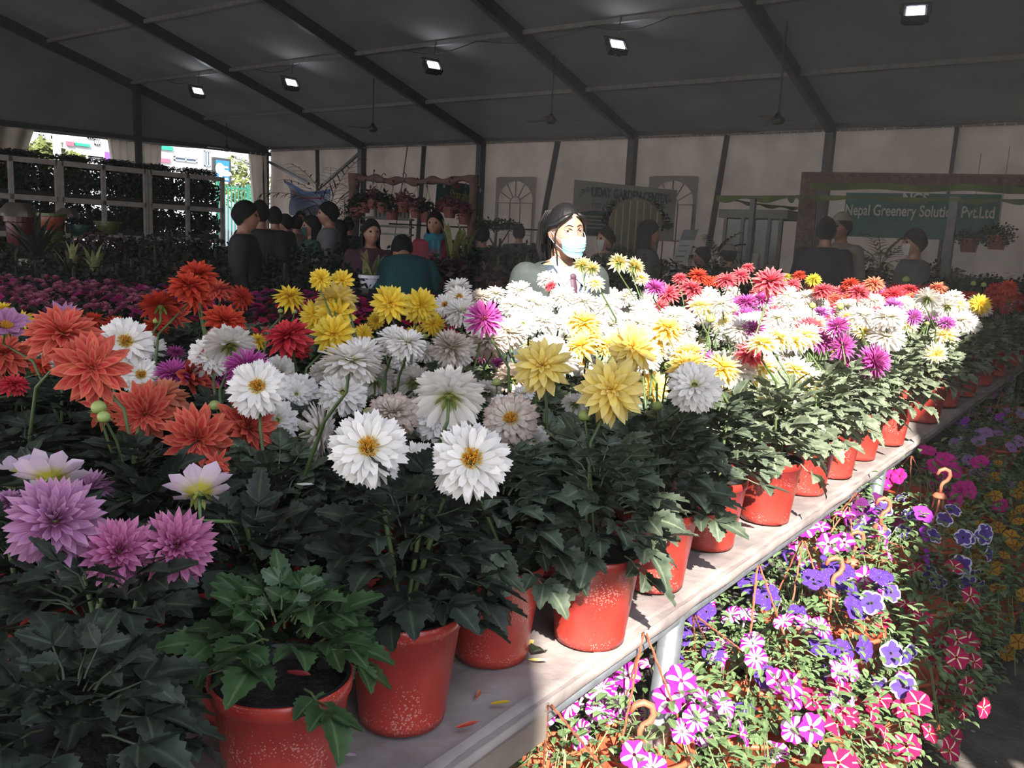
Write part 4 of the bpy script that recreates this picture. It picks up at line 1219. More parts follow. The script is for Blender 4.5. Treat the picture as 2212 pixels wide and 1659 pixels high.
def person(px, py, hpx, yaw, top, label, pose='stand', hair='short', legs='black', mask=None, cap=None, sc=None, skinm=None, d=None):
    """the middle of the head appears at (px, py) and is hpx tall; yaw is the heading of the face, 0 = +Y (to the back wall)"""
    d = d or .235 * F / hpx
    p = at(px, py, d)
    bm, tm, lm, HM = SETS[pose]
    s = p.z / HM.translation.z
    base = Matrix.Rotation(yaw, 3, 'Z') @ (HM.translation * s)
    t = thing('person', label, 'person', (p.x - base.x, p.y - base.y, 0), yaw)
    t.scale = (s,) * 3
    if s > 1.12 or s < .8: print('SCALE', label, round(s, 2))
    put('body', bm, skinm or skin, t); put('jacket', tm, mats_c[top], t); put('trousers', lm, mats_c[legs], t)
    if cap: put('cap', capm, mats_c[cap], t, M=HM)
    put('hair', hs_short, hairb, t, M=HM @ Matrix.Diagonal((.985, .985, .985, 1)) if cap else HM)
    if hair == 'long': put('long_hair', longm, hairb, t, M=HM)
    if mask: put('face_mask', maskm, mats_c[mask], t, M=HM)
    for e in (-1, 1): put('eye', eyem_, eyemat, t, M=HM @ Matrix.Translation((e * .031, .079, .012)))
    if sc: put('scarf', scarf, mats_c[sc], t)
    return t
TOCAM = lambda px, py: math.atan2(-(CAM_C - at(px, py, 5)).x, (CAM_C - at(px, py, 5)).y)
RIGHT = math.atan2(-.8, .6); LEFT = math.atan2(.8, -.6); AWAY = TOCAM(900, 500) + PI
person(532, 468, 62, RIGHT + .2, 'black', 'person in a dark jacket facing right at the front of the crowd', 'stand')
person(562, 462, 52, AWAY, 'black', 'dark person just behind the first one of the crowd, taller head of the pair', 'stand')
person(593, 470, 42, AWAY + .4, 'black', 'person seen from behind beside the corner post of the tent', 'stand')
person(615, 483, 38, LEFT, 'maroon', 'person in maroon among the crowd below the blue banner', 'stand')
person(640, 484, 34, AWAY, 'brown', 'small far person in brown below the blue banner, left of its lower tip', 'stand')
person(648, 472, 28, TOCAM(648, 472), 'darkgrey', 'smallest far person directly under the middle of the blue banner', 'stand')
person(672, 490, 46, LEFT + .4, 'green', 'person with long hair and pale green mask below the blue banner', 'stand', 'long', mask='green')
person(708, 463, 46, LEFT + .2, 'grey', 'bearded man in a grey shirt looking left beside the blue banner', 'hold')
person(731, 497, 42, LEFT, 'black', 'person in black in front of the man in grey', 'stand', 'long')
person(752, 487, 34, AWAY, 'navy', 'person in navy seen from behind under the hanging pots', 'stand')
person(802, 503, 58, TOCAM(802, 500) + .3, 'maroon', 'woman in a maroon jacket standing behind the sword plant in the white pot', 'hold', 'long')
person(868, 540, 60, AWAY + .2, 'teal', 'person in a teal jacket bending forward, seen from behind', 'bent', d=7.0)
person(940, 484, 50, TOCAM(940, 484) - .3, 'red', 'smiling woman in red with a turquoise scarf under the hanging pots', 'hold', 'long', sc='turq')
person(1121, 504, 36, AWAY, 'green', 'person seen from behind close to the bonsai', 'stand')
person(1042, 508, 44, AWAY, 'green', 'dark stooping person between the wrapped post and the bonsai', 'stand')
person(1308, 518, 50, LEFT + .5, 'beige', 'man with a pale mask just behind the masked schoolgirl', 'hold', mask='white')
person(1402, 505, 52, RIGHT, 'darkgrey', 'dark person to the other side of the arched cane panel', 'stand', 'long')
person(1515, 556, 34, LEFT, 'brown', 'low seated man with a white collar near the standing poster', 'stand', d=9.5)
person(1573, 552, 30, AWAY + .3, 'darkgrey', 'crouching person in a small straw coloured cap before the kiosk', 'stand', cap='beige', d=9.6)
person(1784, 500, 52, AWAY - .3, 'navy', 'man in a dark waistcoat seen from behind beside the carved gateway', 'stand')
person(1816, 492, 50, LEFT + .5, 'beige', 'man in pale sleeves and a light cap partly behind the man in the waistcoat', 'stand', cap='beige')
person(1974, 527, 54, LEFT, 'darkgrey', 'man in a dark peaked cap and mask looking left under the long green banner', 'hold', cap='black', mask='white')
# ---------------------------------------------------------------- the masked schoolgirl
hp = at(1222, 500, 3.8)
yaw = math.atan2(-.87, -.49)
hz = 1.60
sW = hp.z / hz
g = thing('person', 'schoolgirl in a pale blue face mask, dark blazer and striped school vest among the dahlias', 'person', (0, 0, 0), yaw)
HMg = Matrix.Translation((0, .02, hz)) @ Matrix.Rotation(R(-6), 4, 'X') @ Matrix.Rotation(R(5), 4, 'Y')
bz = Matrix.Rotation(yaw, 3, 'Z') @ (HMg.translation * sW)
g.location = (hp.x - bz.x, hp.y - bz.y, 0); g.scale = (sW,) * 3
skinf = mat('light_brown_skin', (.40, .225, .155), .45, .04, 20)
b = MB(); figure(b, 0, 'body', 0, HMg, 'down'); put('body', remesh(b, .0062, 2), skinf, g)
b = MB(); figure(b, .012, 'legs'); put('skirt', remesh(b, .02, 3), mats_c['darkgrey'], g)
vest = mat('charcoal_vest', (.035, .05, .07), .85, .15, 60); blazer = mat('grey_green_blazer', (.032, .040, .038), .8, .12, 40); shirtm = mat('white_shirt', (.80, .80, .82), .7, .03)
tiem = mat('maroon_tie', (.07, .03, .05), .6)
b = MB(); rings(b, [(z, a + .010, bb + .010, y) for z, a, bb, y in TORSO[:7]] + [(1.45, .10, .072, -.006)], 32); put('vest', remesh(b, .012, 2), vest, g)
def chest(x, z, off=0.0):
    """front surface of the upper torso"""
    zz = max(.9, min(1.455, z))
    for (z0, a0, b0, y0), (z1, a1, b1, y1) in zip(TORSO[:-1], TORSO[1:]):
        if z0 <= zz <= z1:
            q = (zz - z0) / (z1 - z0); a = a0 + (a1 - a0) * q; bb = b0 + (b1 - b0) * q; y = y0 + (y1 - y0) * q
            return Vector((x, y + (bb + off) * math.sqrt(max(.02, 1 - (x / (a + off + .01)) ** 2)), z))
    return Vector((x, .06 + off, z))
vpt = (0.0, 1.285)
# shirt front, a V between the collar and the vest
b = MB()
b.grid(lambda u, v: chest((u * 2 - 1) * .075 * v ** .9, vpt[1] + (1.445 - vpt[1]) * v, .016), 10, 12); put('shirt', b, shirtm, g, smooth=True)
for off, w in ((.000, .011), (.022, .009)):
    for s in (-1, 1):
        b = MB()
        b.grid(lambda u, v: chest(s * (.004 + .082 * v + w * (u - .0) + off * .55), vpt[1] - .012 - off + (1.445 - vpt[1]) * v - w * u * .8, .024), 2, 12); put('vest_stripe', b, shirtm, g, smooth=True)
for s in (-1, 1):
    b = MB()
    P0, P1, P2, P3 = chest(0 + s * .004, 1.405, .030), chest(s * .05, 1.36, .034), Vector((s * .070, .01, 1.47)), Vector((s * .055, .03, 1.49))
    b.grid(lambda u, v: P0.lerp(P1, v).lerp(P3.lerp(P2, v), u) + Vector((s * .006 * math.sin(PI * u), .012 * math.sin(PI * u), 0)), 8, 4)
    put('collar', b, shirtm, g, smooth=True)
b = MB(); b.grid(lambda u, v: chest((u - .5) * (.026 + .022 * v * (1 - .15 * v)), 1.40 - .115 * v, .027 + .006 * math.sin(PI * u)), 6, 6); put('tie', b, tiem, g, smooth=True)
b = MB(); b.ell(chest(0, 1.40, .028), (.017, .012, .016)); put('tie_knot', b, tiem, g, smooth=True)
# blazer, open at the front
b = MB(); figure(b, .024, 'top'); bj = remesh(b, .012, 2, 'blazer')
import bmesh
bmj = bmesh.new(); bmj.from_mesh(bj)
kill = [f for f in bmj.faces if (lambda c: c.y > .02 and c.z > 1.05 and abs(c.x) < .028 + (c.z - 1.05) * .22)(f.calc_center_median())]
bmesh.ops.delete(bmj, geom=kill, context='FACES'); bmj.to_mesh(bj); bmj.free()
put('blazer', bj, blazer, g)
for s in (-1, 1):
    b = MB(); b.grid(lambda u, v: chest(s * (.035 + .075 * v + .05 * u * math.sin(PI * min(1, v * 1.1)) ** .6), 1.10 + .34 * v, .040), 6, 12); put('lapel', b, blazer, g, smooth=True)
# face details
eyew = mat('eye_white', (.42, .38, .36), .2, 0); iris = mat('dark_brown_iris', (.03, .015, .01), .1, 0); brow = mat('brow_hair', (.03, .02, .018), .8)
for s in (-1, 1):
    e = put('eye', eyem_, eyew, g, M=HMg @ Matrix.Translation((s * .031, .0738, .0115)))
    b = MB(); b.ell((.001, .0080, .001), (.0062, .0046, .0062), 12, 8); put('iris', b, iris, e, smooth=True)
    b = MB(); b.tube([HMg @ (head_pt(math.acos(z / .118), PI / 2 - s * a, 0) + Vector((0, .002, 0))) for z, a in ((.016, .17), (.0215, .28), (.0225, .38), (.018, .52))], [.0008, .0017, .0018, .0008], 6); put('eyelash', b, brow, g)
    b = MB(); b.tube([HMg @ (head_pt(math.acos(z / .118), PI / 2 - s * a, 0) + Vector((0, .001, 0))) for z, a in ((.031, .13), (.036, .27), (.038, .42), (.032, .62))], [.0016, .0026, .0022, .0006], 6); put('eyebrow', b, brow, g)
for s in (-1, 1):
    b = MB(); b.grid(lambda u, v: HMg @ (Matrix.Translation((s * .031, .0738, .0115)) @ (Matrix.Rotation(R(6 + 62 * v), 3, 'X') @ Vector((.0128 * math.sin((u - .5) * 2.6), .0128 * math.cos((u - .5) * 2.6), .0042)))), 12, 6); put('eyelid', b, skinf, g, smooth=True)
# face mask with pleats, ear loops
maskc = mat('pale_blue_mask', (.30, .56, .64), .7, .03)
def mpt(u, v, o=.0):
    x = (u * 2 - 1)
    z = -.006 - .100 * v - .018 * abs(x) * (1 - v) + .030 * abs(x) ** 2 * v
    a = PI / 2 - x * 1.02
    zz = max(-.112, min(.1, z))
    y = .112 + .012 * math.sin(PI * v) - .004 * v
    X = .064 * math.sin(x * 1.25) / math.sin(1.25) * (1 - .18 * v)
    Y = y * math.cos(x * 1.0) ** .75 + .004
    return Vector((X, Y + o + .003 * abs(math.sin(v * 3.5 * PI)) , z))
b = MB(); b.grid(lambda u, v: HMg @ mpt(u, v), 24, 20); b.grid(lambda u, v: HMg @ mpt(u, v, -.002), 24, 20)
mk = put('face_mask', b, maskc, g, smooth=True)
for vv in (.36, .52, .68):
    b = MB(); b.tube([HMg @ mpt(.04 + .92 * q / 12, vv + .02 * math.sin(PI * q / 12), .001) for q in range(13)], .0011, 5); put('pleat', b, mat('mask_fold', (.20, .46, .58), .7) if vv == .36 and 'mask_fold' not in D.materials else D.materials['mask_fold'], mk)
for s in (-1, 1):
    for v0, zz in ((.04, .012), (.92, -.020)):
        q0 = HMg @ mpt(.5 + s * .5, v0); q1 = HMg @ Vector((s * .080, -.006, zz)); 
        b = MB(); b.tube([q0, q0.lerp(q1, .5) + (HMg.to_3x3() @ Vector((s * .006, 0, 0))), q1], .0013, 5); put('ear_loop', b, shirtm, mk)
# hair: parted shell pulled back behind the ears, long fall at the back and loose strands
b = hair_shell(.082, .030, -.10, .010, wob=.0015, nu=72, nv=22, M=HMg)
put('hair', b, hairm, g, smooth=True)
def strand(pts, rs, n=7): 
    m_ = MB(); m_.tube([HMg @ Vector(p) for p in pts], rs, n); return put('hair_strand', m_, hairm, g, smooth=True)
b = MB()
b.grid(lambda u, v: HMg @ Vector(((.084 - .02 * v) * math.sin(PI * (u - .5) * 1.1), -(.100 - .03 * v) * math.cos(PI * (u - .5) * 1.1) - .008 + .03 * v * 0, .04 - .26 * v)), 22, 12)
b.grid(lambda u, v: HMg @ Vector(((.080 - .02 * v) * math.sin(PI * (u - .5)), -(.090 - .03 * v) * math.cos(PI * (u - .5)) - .004, .04 - .25 * v)), 22, 12)
put('long_hair', b, hairm, g, smooth=True)
for s in (-1, 1):
    strand([(s * .012, .088, .088), (s * .045, .080, .070), (s * .070, .052, .040), (s * .0835, .012, .030), (s * .086, -.03, .0), (s * .076, -.065, -.06)], [.006, .013, .015, .014, .012, .008])
    strand([(s * .060, .068, .055), (s * .078, .052, .0), (s * .077, .050, -.05), (s * .068, .055, -.10), (s * .070, .070, -.17), (s * .060, .10, -.24)], [.002, .0035, .004, .004, .0035, .001])
for i in range(14):
    s = -1 if i % 2 else 1
    x = s * (.02 + .06 * (i / 14)); strand([(x, .0 - .06, .105 - .2 * abs(x)), (x * 1.15, -.10, .03), (x * 1.2, -.115, -.08), (x * .9, -.09 - .01 * (i % 3), -.20 - .02 * (i % 4))], [.003, .008, .008, .002])
# ================================================================ THE BENCH
TZ = .75; EX = -.722
t = thing('flower_bench', 'long cloth covered bench with pale board edge and galvanised pipe legs', 'bench', (0, 0, 0))
FARY = 9.2; NEARY = -.4; BX = -2.06
def crease(x, y): return .004 * noise.noise(Vector((x * 9, y * 5, 0))) + .003 * noise.noise(Vector((x * 25 + y * 14, y * 9, 3)))
b = MB(); b.grid(lambda u, v: Vector((BX + (EX - BX) * u, NEARY + (FARY - NEARY) * v, TZ + crease(BX + (EX - BX) * u, NEARY + (FARY - NEARY) * v) - .004)), 40, 240); put('bench_cloth', b, M_['cloth'], t, smooth=True)
b = MB(); b.box(BX, EX - .05, NEARY, FARY, TZ - .045, TZ - .012); put('bench_top', b, M_['wood'], t)
# folded cloth edge, rolled over the pipe rail, and the board of the near corner
def edge(u, v):
    y = NEARY + (FARY - NEARY) * v
    a = R(100) - R(210) * u
    r = .020 + .003 * noise.noise(Vector((u * 3, y * 6, 1)))
    return Vector((EX - .022 + r * math.cos(a) * 1.1, y, TZ - .019 + r * math.sin(a) - .006 * u * (1 + .6 * noise.noise(Vector((y * 4, 7, 0))))))
b = MB(); b.grid(edge, 12, 300); put('rolled_edge', b, M_['cloth'], t, smooth=True)
b = MB(); b.box(EX - .03, EX + .006, NEARY, 1.12, TZ - .07, TZ - .022); put('edge_board', b, M_['wood'], t)
bp = onp(993, 1622, 0, EX + .008)
b = MB(); b.lathe([(.0, 0), (.011, 0), (.011, .006), (.006, .008), (0, .008)], 10, Matrix.Translation((EX + .006, bp.y, TZ - .055)) @ Matrix.Rotation(R(90), 4, 'Y')); put('bolt', b, M_['dark'], t)
for y in (-.2, 1.70, 3.50, 5.4, 7.4):
    for x in (EX - .045, BX + .06):
        b = MB(); b.tube([(x, y, TZ - .05), (x - .02, y - .05, .0)], .028, 18); put('pipe_leg', b, M_['galv'], t, smooth=True)
b = MB(); b.tube([(EX - .04, NEARY, TZ - .06), (EX - .04, FARY, TZ - .06)], .02, 10); put('pipe_rail', b, M_['galv'], t, smooth=True)
# second bench to the side, forming a corner
t = thing('side_bench', 'second cloth covered bench adjoining the dahlia bench on its far side', 'bench', (0, 0, 0))
b = MB(); b.box(-3.45, -2.10, -.6, 2.72, TZ - .03, TZ); put('bench_top', b, M_['cloth'], t)
for x in (-3.3, -2.2):
    for y in (-.4, 2.6):
        b = MB(); b.tube([(x, y, 0), (x, y, TZ - .03)], .025, 10); put('pipe_leg', b, M_['galv'], t)
# ================================================================ DAHLIA PARTS
def add_petal(mb, az, el, L, Wd, r0, z0, cup, curl, shape, rnd, nseg=4, twist=0.0):
    ce, se, ca, sa = math.cos(el), math.sin(el), math.cos(az), math.sin(az)
    d = Vector((ce * ca, ce * sa, se)); s = Vector((-sa, ca, 0)); n = Vector((-se * ca, -se * sa, ce))
    if twist: s, n = (s * math.cos(twist) + n * math.sin(twist)), (n * math.cos(twist) - s * math.sin(twist))
    b = Vector((ca * r0, sa * r0, z0))
    vs = []; cs = []
    for i in range(nseg + 1):
        q = i / nseg
        if shape == 'pointed': w = Wd * 1.25 * (q ** .55) * max(0, 1 - q ** 2.4) ** .8 + .012 * Wd + (.18 * Wd if q == 0 else 0)
        elif shape == 'round': w = Wd * (.28 + .9 * q ** .7) * max(0, 1 - q ** 5) ** .6
        else: w = Wd * (.35 + .8 * q ** .8) * max(0, 1 - q ** 6) ** .5
        y = L * q; z = curl * q * q * L
        wz = w * cup
        vs += [b + d * y + s * w + n * (z + wz), b + d * (y + (L * .02 if q < 1 else 0)) + n * z, b + d * y - s * w + n * (z + wz)]
        cs += [(q, 1, rnd), (q, 0.02, rnd), (q, 1, rnd)]
    if shape == 'notch':
        k = len(vs) - 3; vs[k] = vs[k] + s * Wd * .35 ; vs[k + 2] = vs[k + 2] - s * Wd * .35; vs[k + 1] = vs[k + 1] - d * L * .06
    fs = []
    for i in range(nseg):
        a = i * 3
        fs += [(a, a + 1, a + 4, a + 3), (a + 1, a + 2, a + 5, a + 4)]
    mb.add(vs, fs, cs)
FORMS = {  # (count, elevation, length, width, r0, z0)
 'decor': ('pointed', .35, -.12, [(12, -16, 1.0, .21, .10, .00), (13, -4, 1.0, .21, .09, .03), (12, 9, .95, .20, .09, .06), (11, 22, .86, .18, .08, .10), (10, 36, .74, .15, .07, .13), (8, 52, .60, .12, .05, .15), (6, 68, .44, .08, .03, .17), (4, 80, .32, .05, .015, .18)]),
 'double': ('notch', .30, -.10, [(17, -26, .94, .165, .12, .00), (18, -12, 1.0, .165, .12, .03), (18, 1, .98, .16, .12, .06), (17, 13, .92, .15, .12, .09), (16, 26, .82, .135, .12, .12), (14, 39, .68, .115, .11, .14), (12, 53, .52, .09, .12, .15), (9, 68, .38, .06, .12, .14)]),
 'doubleo': ('notch', .30, -.10, [(17, -26, .94, .165, .12, .00), (18, -12, 1.0, .165, .12, .03), (18, 1, .98, .16, .13, .06), (17, 12, .90, .15, .14, .08), (15, 24, .78, .13, .15, .10), (13, 36, .60, .11, .16, .11)]),
 'ball': ('round', .55, .10, [(15, -38, .86, .12, .14, .00), (17, -22, .95, .125, .14, .05), (17, -6, .95, .125, .14, .10), (17, 9, .92, .12, .13, .15), (16, 24, .86, .115, .12, .20), (14, 39, .78, .105, .10, .24), (12, 54, .68, .09, .08, .28), (9, 68, .58, .07, .05, .30), (5, 82, .50, .05, .02, .32)]),
 'cactus': ('pointed', .8, .02, [(15, -14, 1.0, .11, .10, .00), (16, 0, 1.0, .11, .10, .04), (16, 14, .95, .105, .10, .07), (14, 28, .86, .095, .09, .10), (12, 42, .72, .08, .08, .12), (9, 58, .55, .06, .06, .14), (6, 74, .42, .045, .03, .15)]),
 'single': ('round', .25, .08, [(9, 14, 1.0, .27, .10, .0), (8, 24, .92, .24, .10, .03)]),
 'open': ('pointed', .5, .15, [(9, 38, 1.0, .20, .08, .0), (8, 55, .85, .17, .06, .04), (6, 70, .7, .12, .04, .07)]),
 'ragged': ('pointed', .4, -.3, [(6, -50, 1.0, .20, .12, .0), (5, -20, .95, .19, .10, .05), (4, 25, .9, .16, .08, .1), (3, 50, .7, .13, .05, .12)]),
}
def bloom_mesh(form, seed, lod=4):
    rnd = random.Random(seed); shape, cup, curl, layers = FORMS[form]; mb = MB()
    for li, (n, el, L, w, r0, z0) in enumerate(layers):
        a0 = rnd.random() * 6
        for k in range(n):
            add_petal(mb, a0 + 2 * PI * k / n + rnd.uniform(-.10, .10), R(el + rnd.uniform(-7, 7)), L * rnd.uniform(.88, 1.06), w * rnd.uniform(.85, 1.1), r0, z0, cup * rnd.uniform(.7, 1.3), curl + rnd.uniform(-.10, .10), shape, rnd.random(), lod, rnd.uniform(-.25, .25))
    return mb.mesh('bloom', True)
BM = {}
for fm in FORMS:
    BM[fm] = [bloom_mesh(fm, 10 + i, 4) for i in range(3 if fm in ('decor', 'double', 'doubleo', 'ball', 'cactus') else 2)]
BML = {fm: [bloom_mesh(fm, 60 + i, 2) for i in range(2)] for fm in FORMS}
cb = MB()
for k in range(8):
    add_petal(cb, k * PI / 4, R(-35 + 20 * (k % 2)), .42, .10, .04, -.03, .2, -.4, 'pointed', .5, 3)
cb.ell((0, 0, -.04), (.15, .15, .10), 12, 8); calyxm = cb.mesh('calyx', True)
cc = MB(); rc = random.Random(3)
for k in range(90):
    rr = .19 * math.sqrt(rc.random()); a = rc.random() * 6.28; h = .12 + .10 * (1 - rr / .19) + rc.uniform(-.02, .03)
    p = Vector((rr * math.cos(a), rr * math.sin(a), .06)); q = p + Vector((rr * .5 * math.cos(a), rr * .5 * math.sin(a), h))
    cc.tube([p, q], [.018, .012], 4)
centrem = cc.mesh('flower_centre')
bu = MB(); bu.ell((0, 0, 0), (.5, .5, .46), 14, 10)
for k in range(7): add_petal(bu, k * .9, R(-10), .55, .16, .2, -.35, .3, .4, 'pointed', .5, 3)
budm = bu.mesh('bud', True)
def leaflet(mb, M, L, Wd, fold, droop, rnd, ns=8, ser=.11):
    vs = []; cs = []
    for i in range(ns + 1):
        q = i / ns
        w = Wd * (math.sin(PI * q ** .72) ** .85 if 0 < q < 1 else 0) * (1 + (ser if i % 2 else -ser)) + .0006
        z = -droop * q * q * L
        y = L * q - (L * .03 if i % 2 == 0 else -L * .02)
        vs += [M @ Vector((-w, y, z + w * fold)), M @ Vector((0, L * q, z)), M @ Vector((w, y, z + w * fold))]
        cs += [(q, 1, rnd), (q, 0, rnd), (q, 1, rnd)]
    fs = []
    for i in range(ns):
        a = i * 3; fs += [(a, a + 1, a + 4, a + 3), (a + 1, a + 2, a + 5, a + 4)]
    mb.add(vs, fs, cs)
def compound_leaf(mb, M, seed, ns=8, S=.80):
    r = random.Random(seed); pet = .045 * S
    mb.tube([M @ Vector((0, 0, 0)), M @ Vector((0, pet * .5, .004)), M @ Vector((0, pet, 0)), M @ Vector((0, pet + .045 * S, -.004))], [.0024, .002, .0018, .0012], 4, False, (.5, 0, .5))
    dr = r.uniform(.05, .35)
    def lf(y, ang, L, w, dz=0):
        MM = M @ Matrix.Translation((0, y, dz)) @ Matrix.Rotation(ang, 4, 'Z') @ Matrix.Rotation(r.uniform(-.3, .15), 4, 'X') @ Matrix.Rotation(r.uniform(-.25, .25), 4, 'Y')
        leaflet(mb, MM, L * S, w * S, r.uniform(.15, .5), dr + r.uniform(-.1, .2), r.random(), ns)
    lf(pet + .040 * S, r.uniform(-.1, .1), .092 * r.uniform(.9, 1.1), .031)
    lf(pet + .030 * S, .95, .072 * r.uniform(.85, 1.1), .025); lf(pet + .030 * S, -.95, .072 * r.uniform(.85, 1.1), .025)
    if seed % 3: lf(pet * .75, 1.1, .055, .020); lf(pet * .75, -1.1, .055, .020)
LEAF = []
for i in range(8):
    b = MB(); compound_leaf(b, Matrix(), i + 1, 12); LEAF.append(b.mesh('leaf', True))
def leaf_matrices(n, seed, rad=1.0, hgt=1.0):
    r = random.Random(seed); out = []
    for i in range(n):
        q = (i + .5) / n
        az = i * 2.39996 + r.uniform(-.3, .3)
        el = R(-16 + 66 * q + r.uniform(-14, 14))
        z = .008 + .17 * hgt * q
        r0 = (.02 + .055 * (1 - q)) * rad
        s = r.uniform(.80, 1.12) * (1.02 - .22 * q) * rad
        out.append(Matrix.Translation((math.cos(az) * r0, math.sin(az) * r0, z)) @ Matrix.Rotation(az - PI / 2, 4, 'Z') @ Matrix.Rotation(el, 4, 'X') @ Matrix.Rotation(r.uniform(-.5, .5), 4, 'Y') @ Matrix.Diagonal((s, s, s, 1)))
    return out
FOL = []
for i in range(4):
    b = MB()
    for j, Mx in enumerate(leaf_matrices(50, 100 + i)): compound_leaf(b, Mx, i * 50 + j, 5)
    FOL.append(b.mesh('foliage', True))
pb = MB()
pb.lathe([(0, .012), (.062, .012), (.066, .0), (.072, .0), (.074, .016), (.0735, .018), (.0925, .168), (.0965, .170), (.0975, .190), (.0955, .192), (.0935, .190), (.090, .165), (.086, .155)], 40)
POT = pb.mesh('pot', True)
pb = MB(); pb.lathe([(.0936, .1915), (.0905, .1925), (.0885, .188), (.086, .158)], 40); LIN = pb.mesh('pot_lining', True)
pb = MB(); pb.grid(lambda u, v: Vector((.087 * v * math.cos(2 * PI * u), .087 * v * math.sin(2 * PI * u), .165 + .006 * noise.noise(Vector((v * 5 * math.cos(2 * PI * u), v * 5 * math.sin(2 * PI * u), 0))))), 24, 6); SOIL = pb.mesh('soil', True)
# ---------------------------------------------------------------- where the pots stand
front = [(-.87, .415), (-.845, .675), (-.868, .93), (-.892, 1.19), (-.79, 1.37), (-.825, 1.70), (-.845, 2.04), (-.81, 2.36), (-.825, 2.74), (-.82, 3.03), (-.83, 3.38), (-.81, 3.75), (-.80, 4.42), (-.82, 5.0), (-.81, 5.5), (-.81, 6.1), (-.81, 6.7), (-.81, 7.4), (-.81, 8.1)]
spots = [(x, y, 0, i) for i, (x, y) in enumerate(front)]
for r_ in range(1, 5):
    x = -.80 - .262 * r_; y = .34 + .09 * (r_ % 2); k = 0
    while y < 8.9:
        ok = all((x - a) ** 2 + (y - b) ** 2 > .225 ** 2 for a, b, _, _ in spots)
        if ok and not (r_ == 4 and 2.6 < y < 3.5):
            spots.append((x, y, r_, k)); k += 1
        y += .235 if ok else .06
for r_ in range(5):
    x = -2.28 - .26 * r_; y = .3; k = 0
    while y < 2.6:
        spots.append((x, y, 10 + r_, k)); k += 1; y += .27
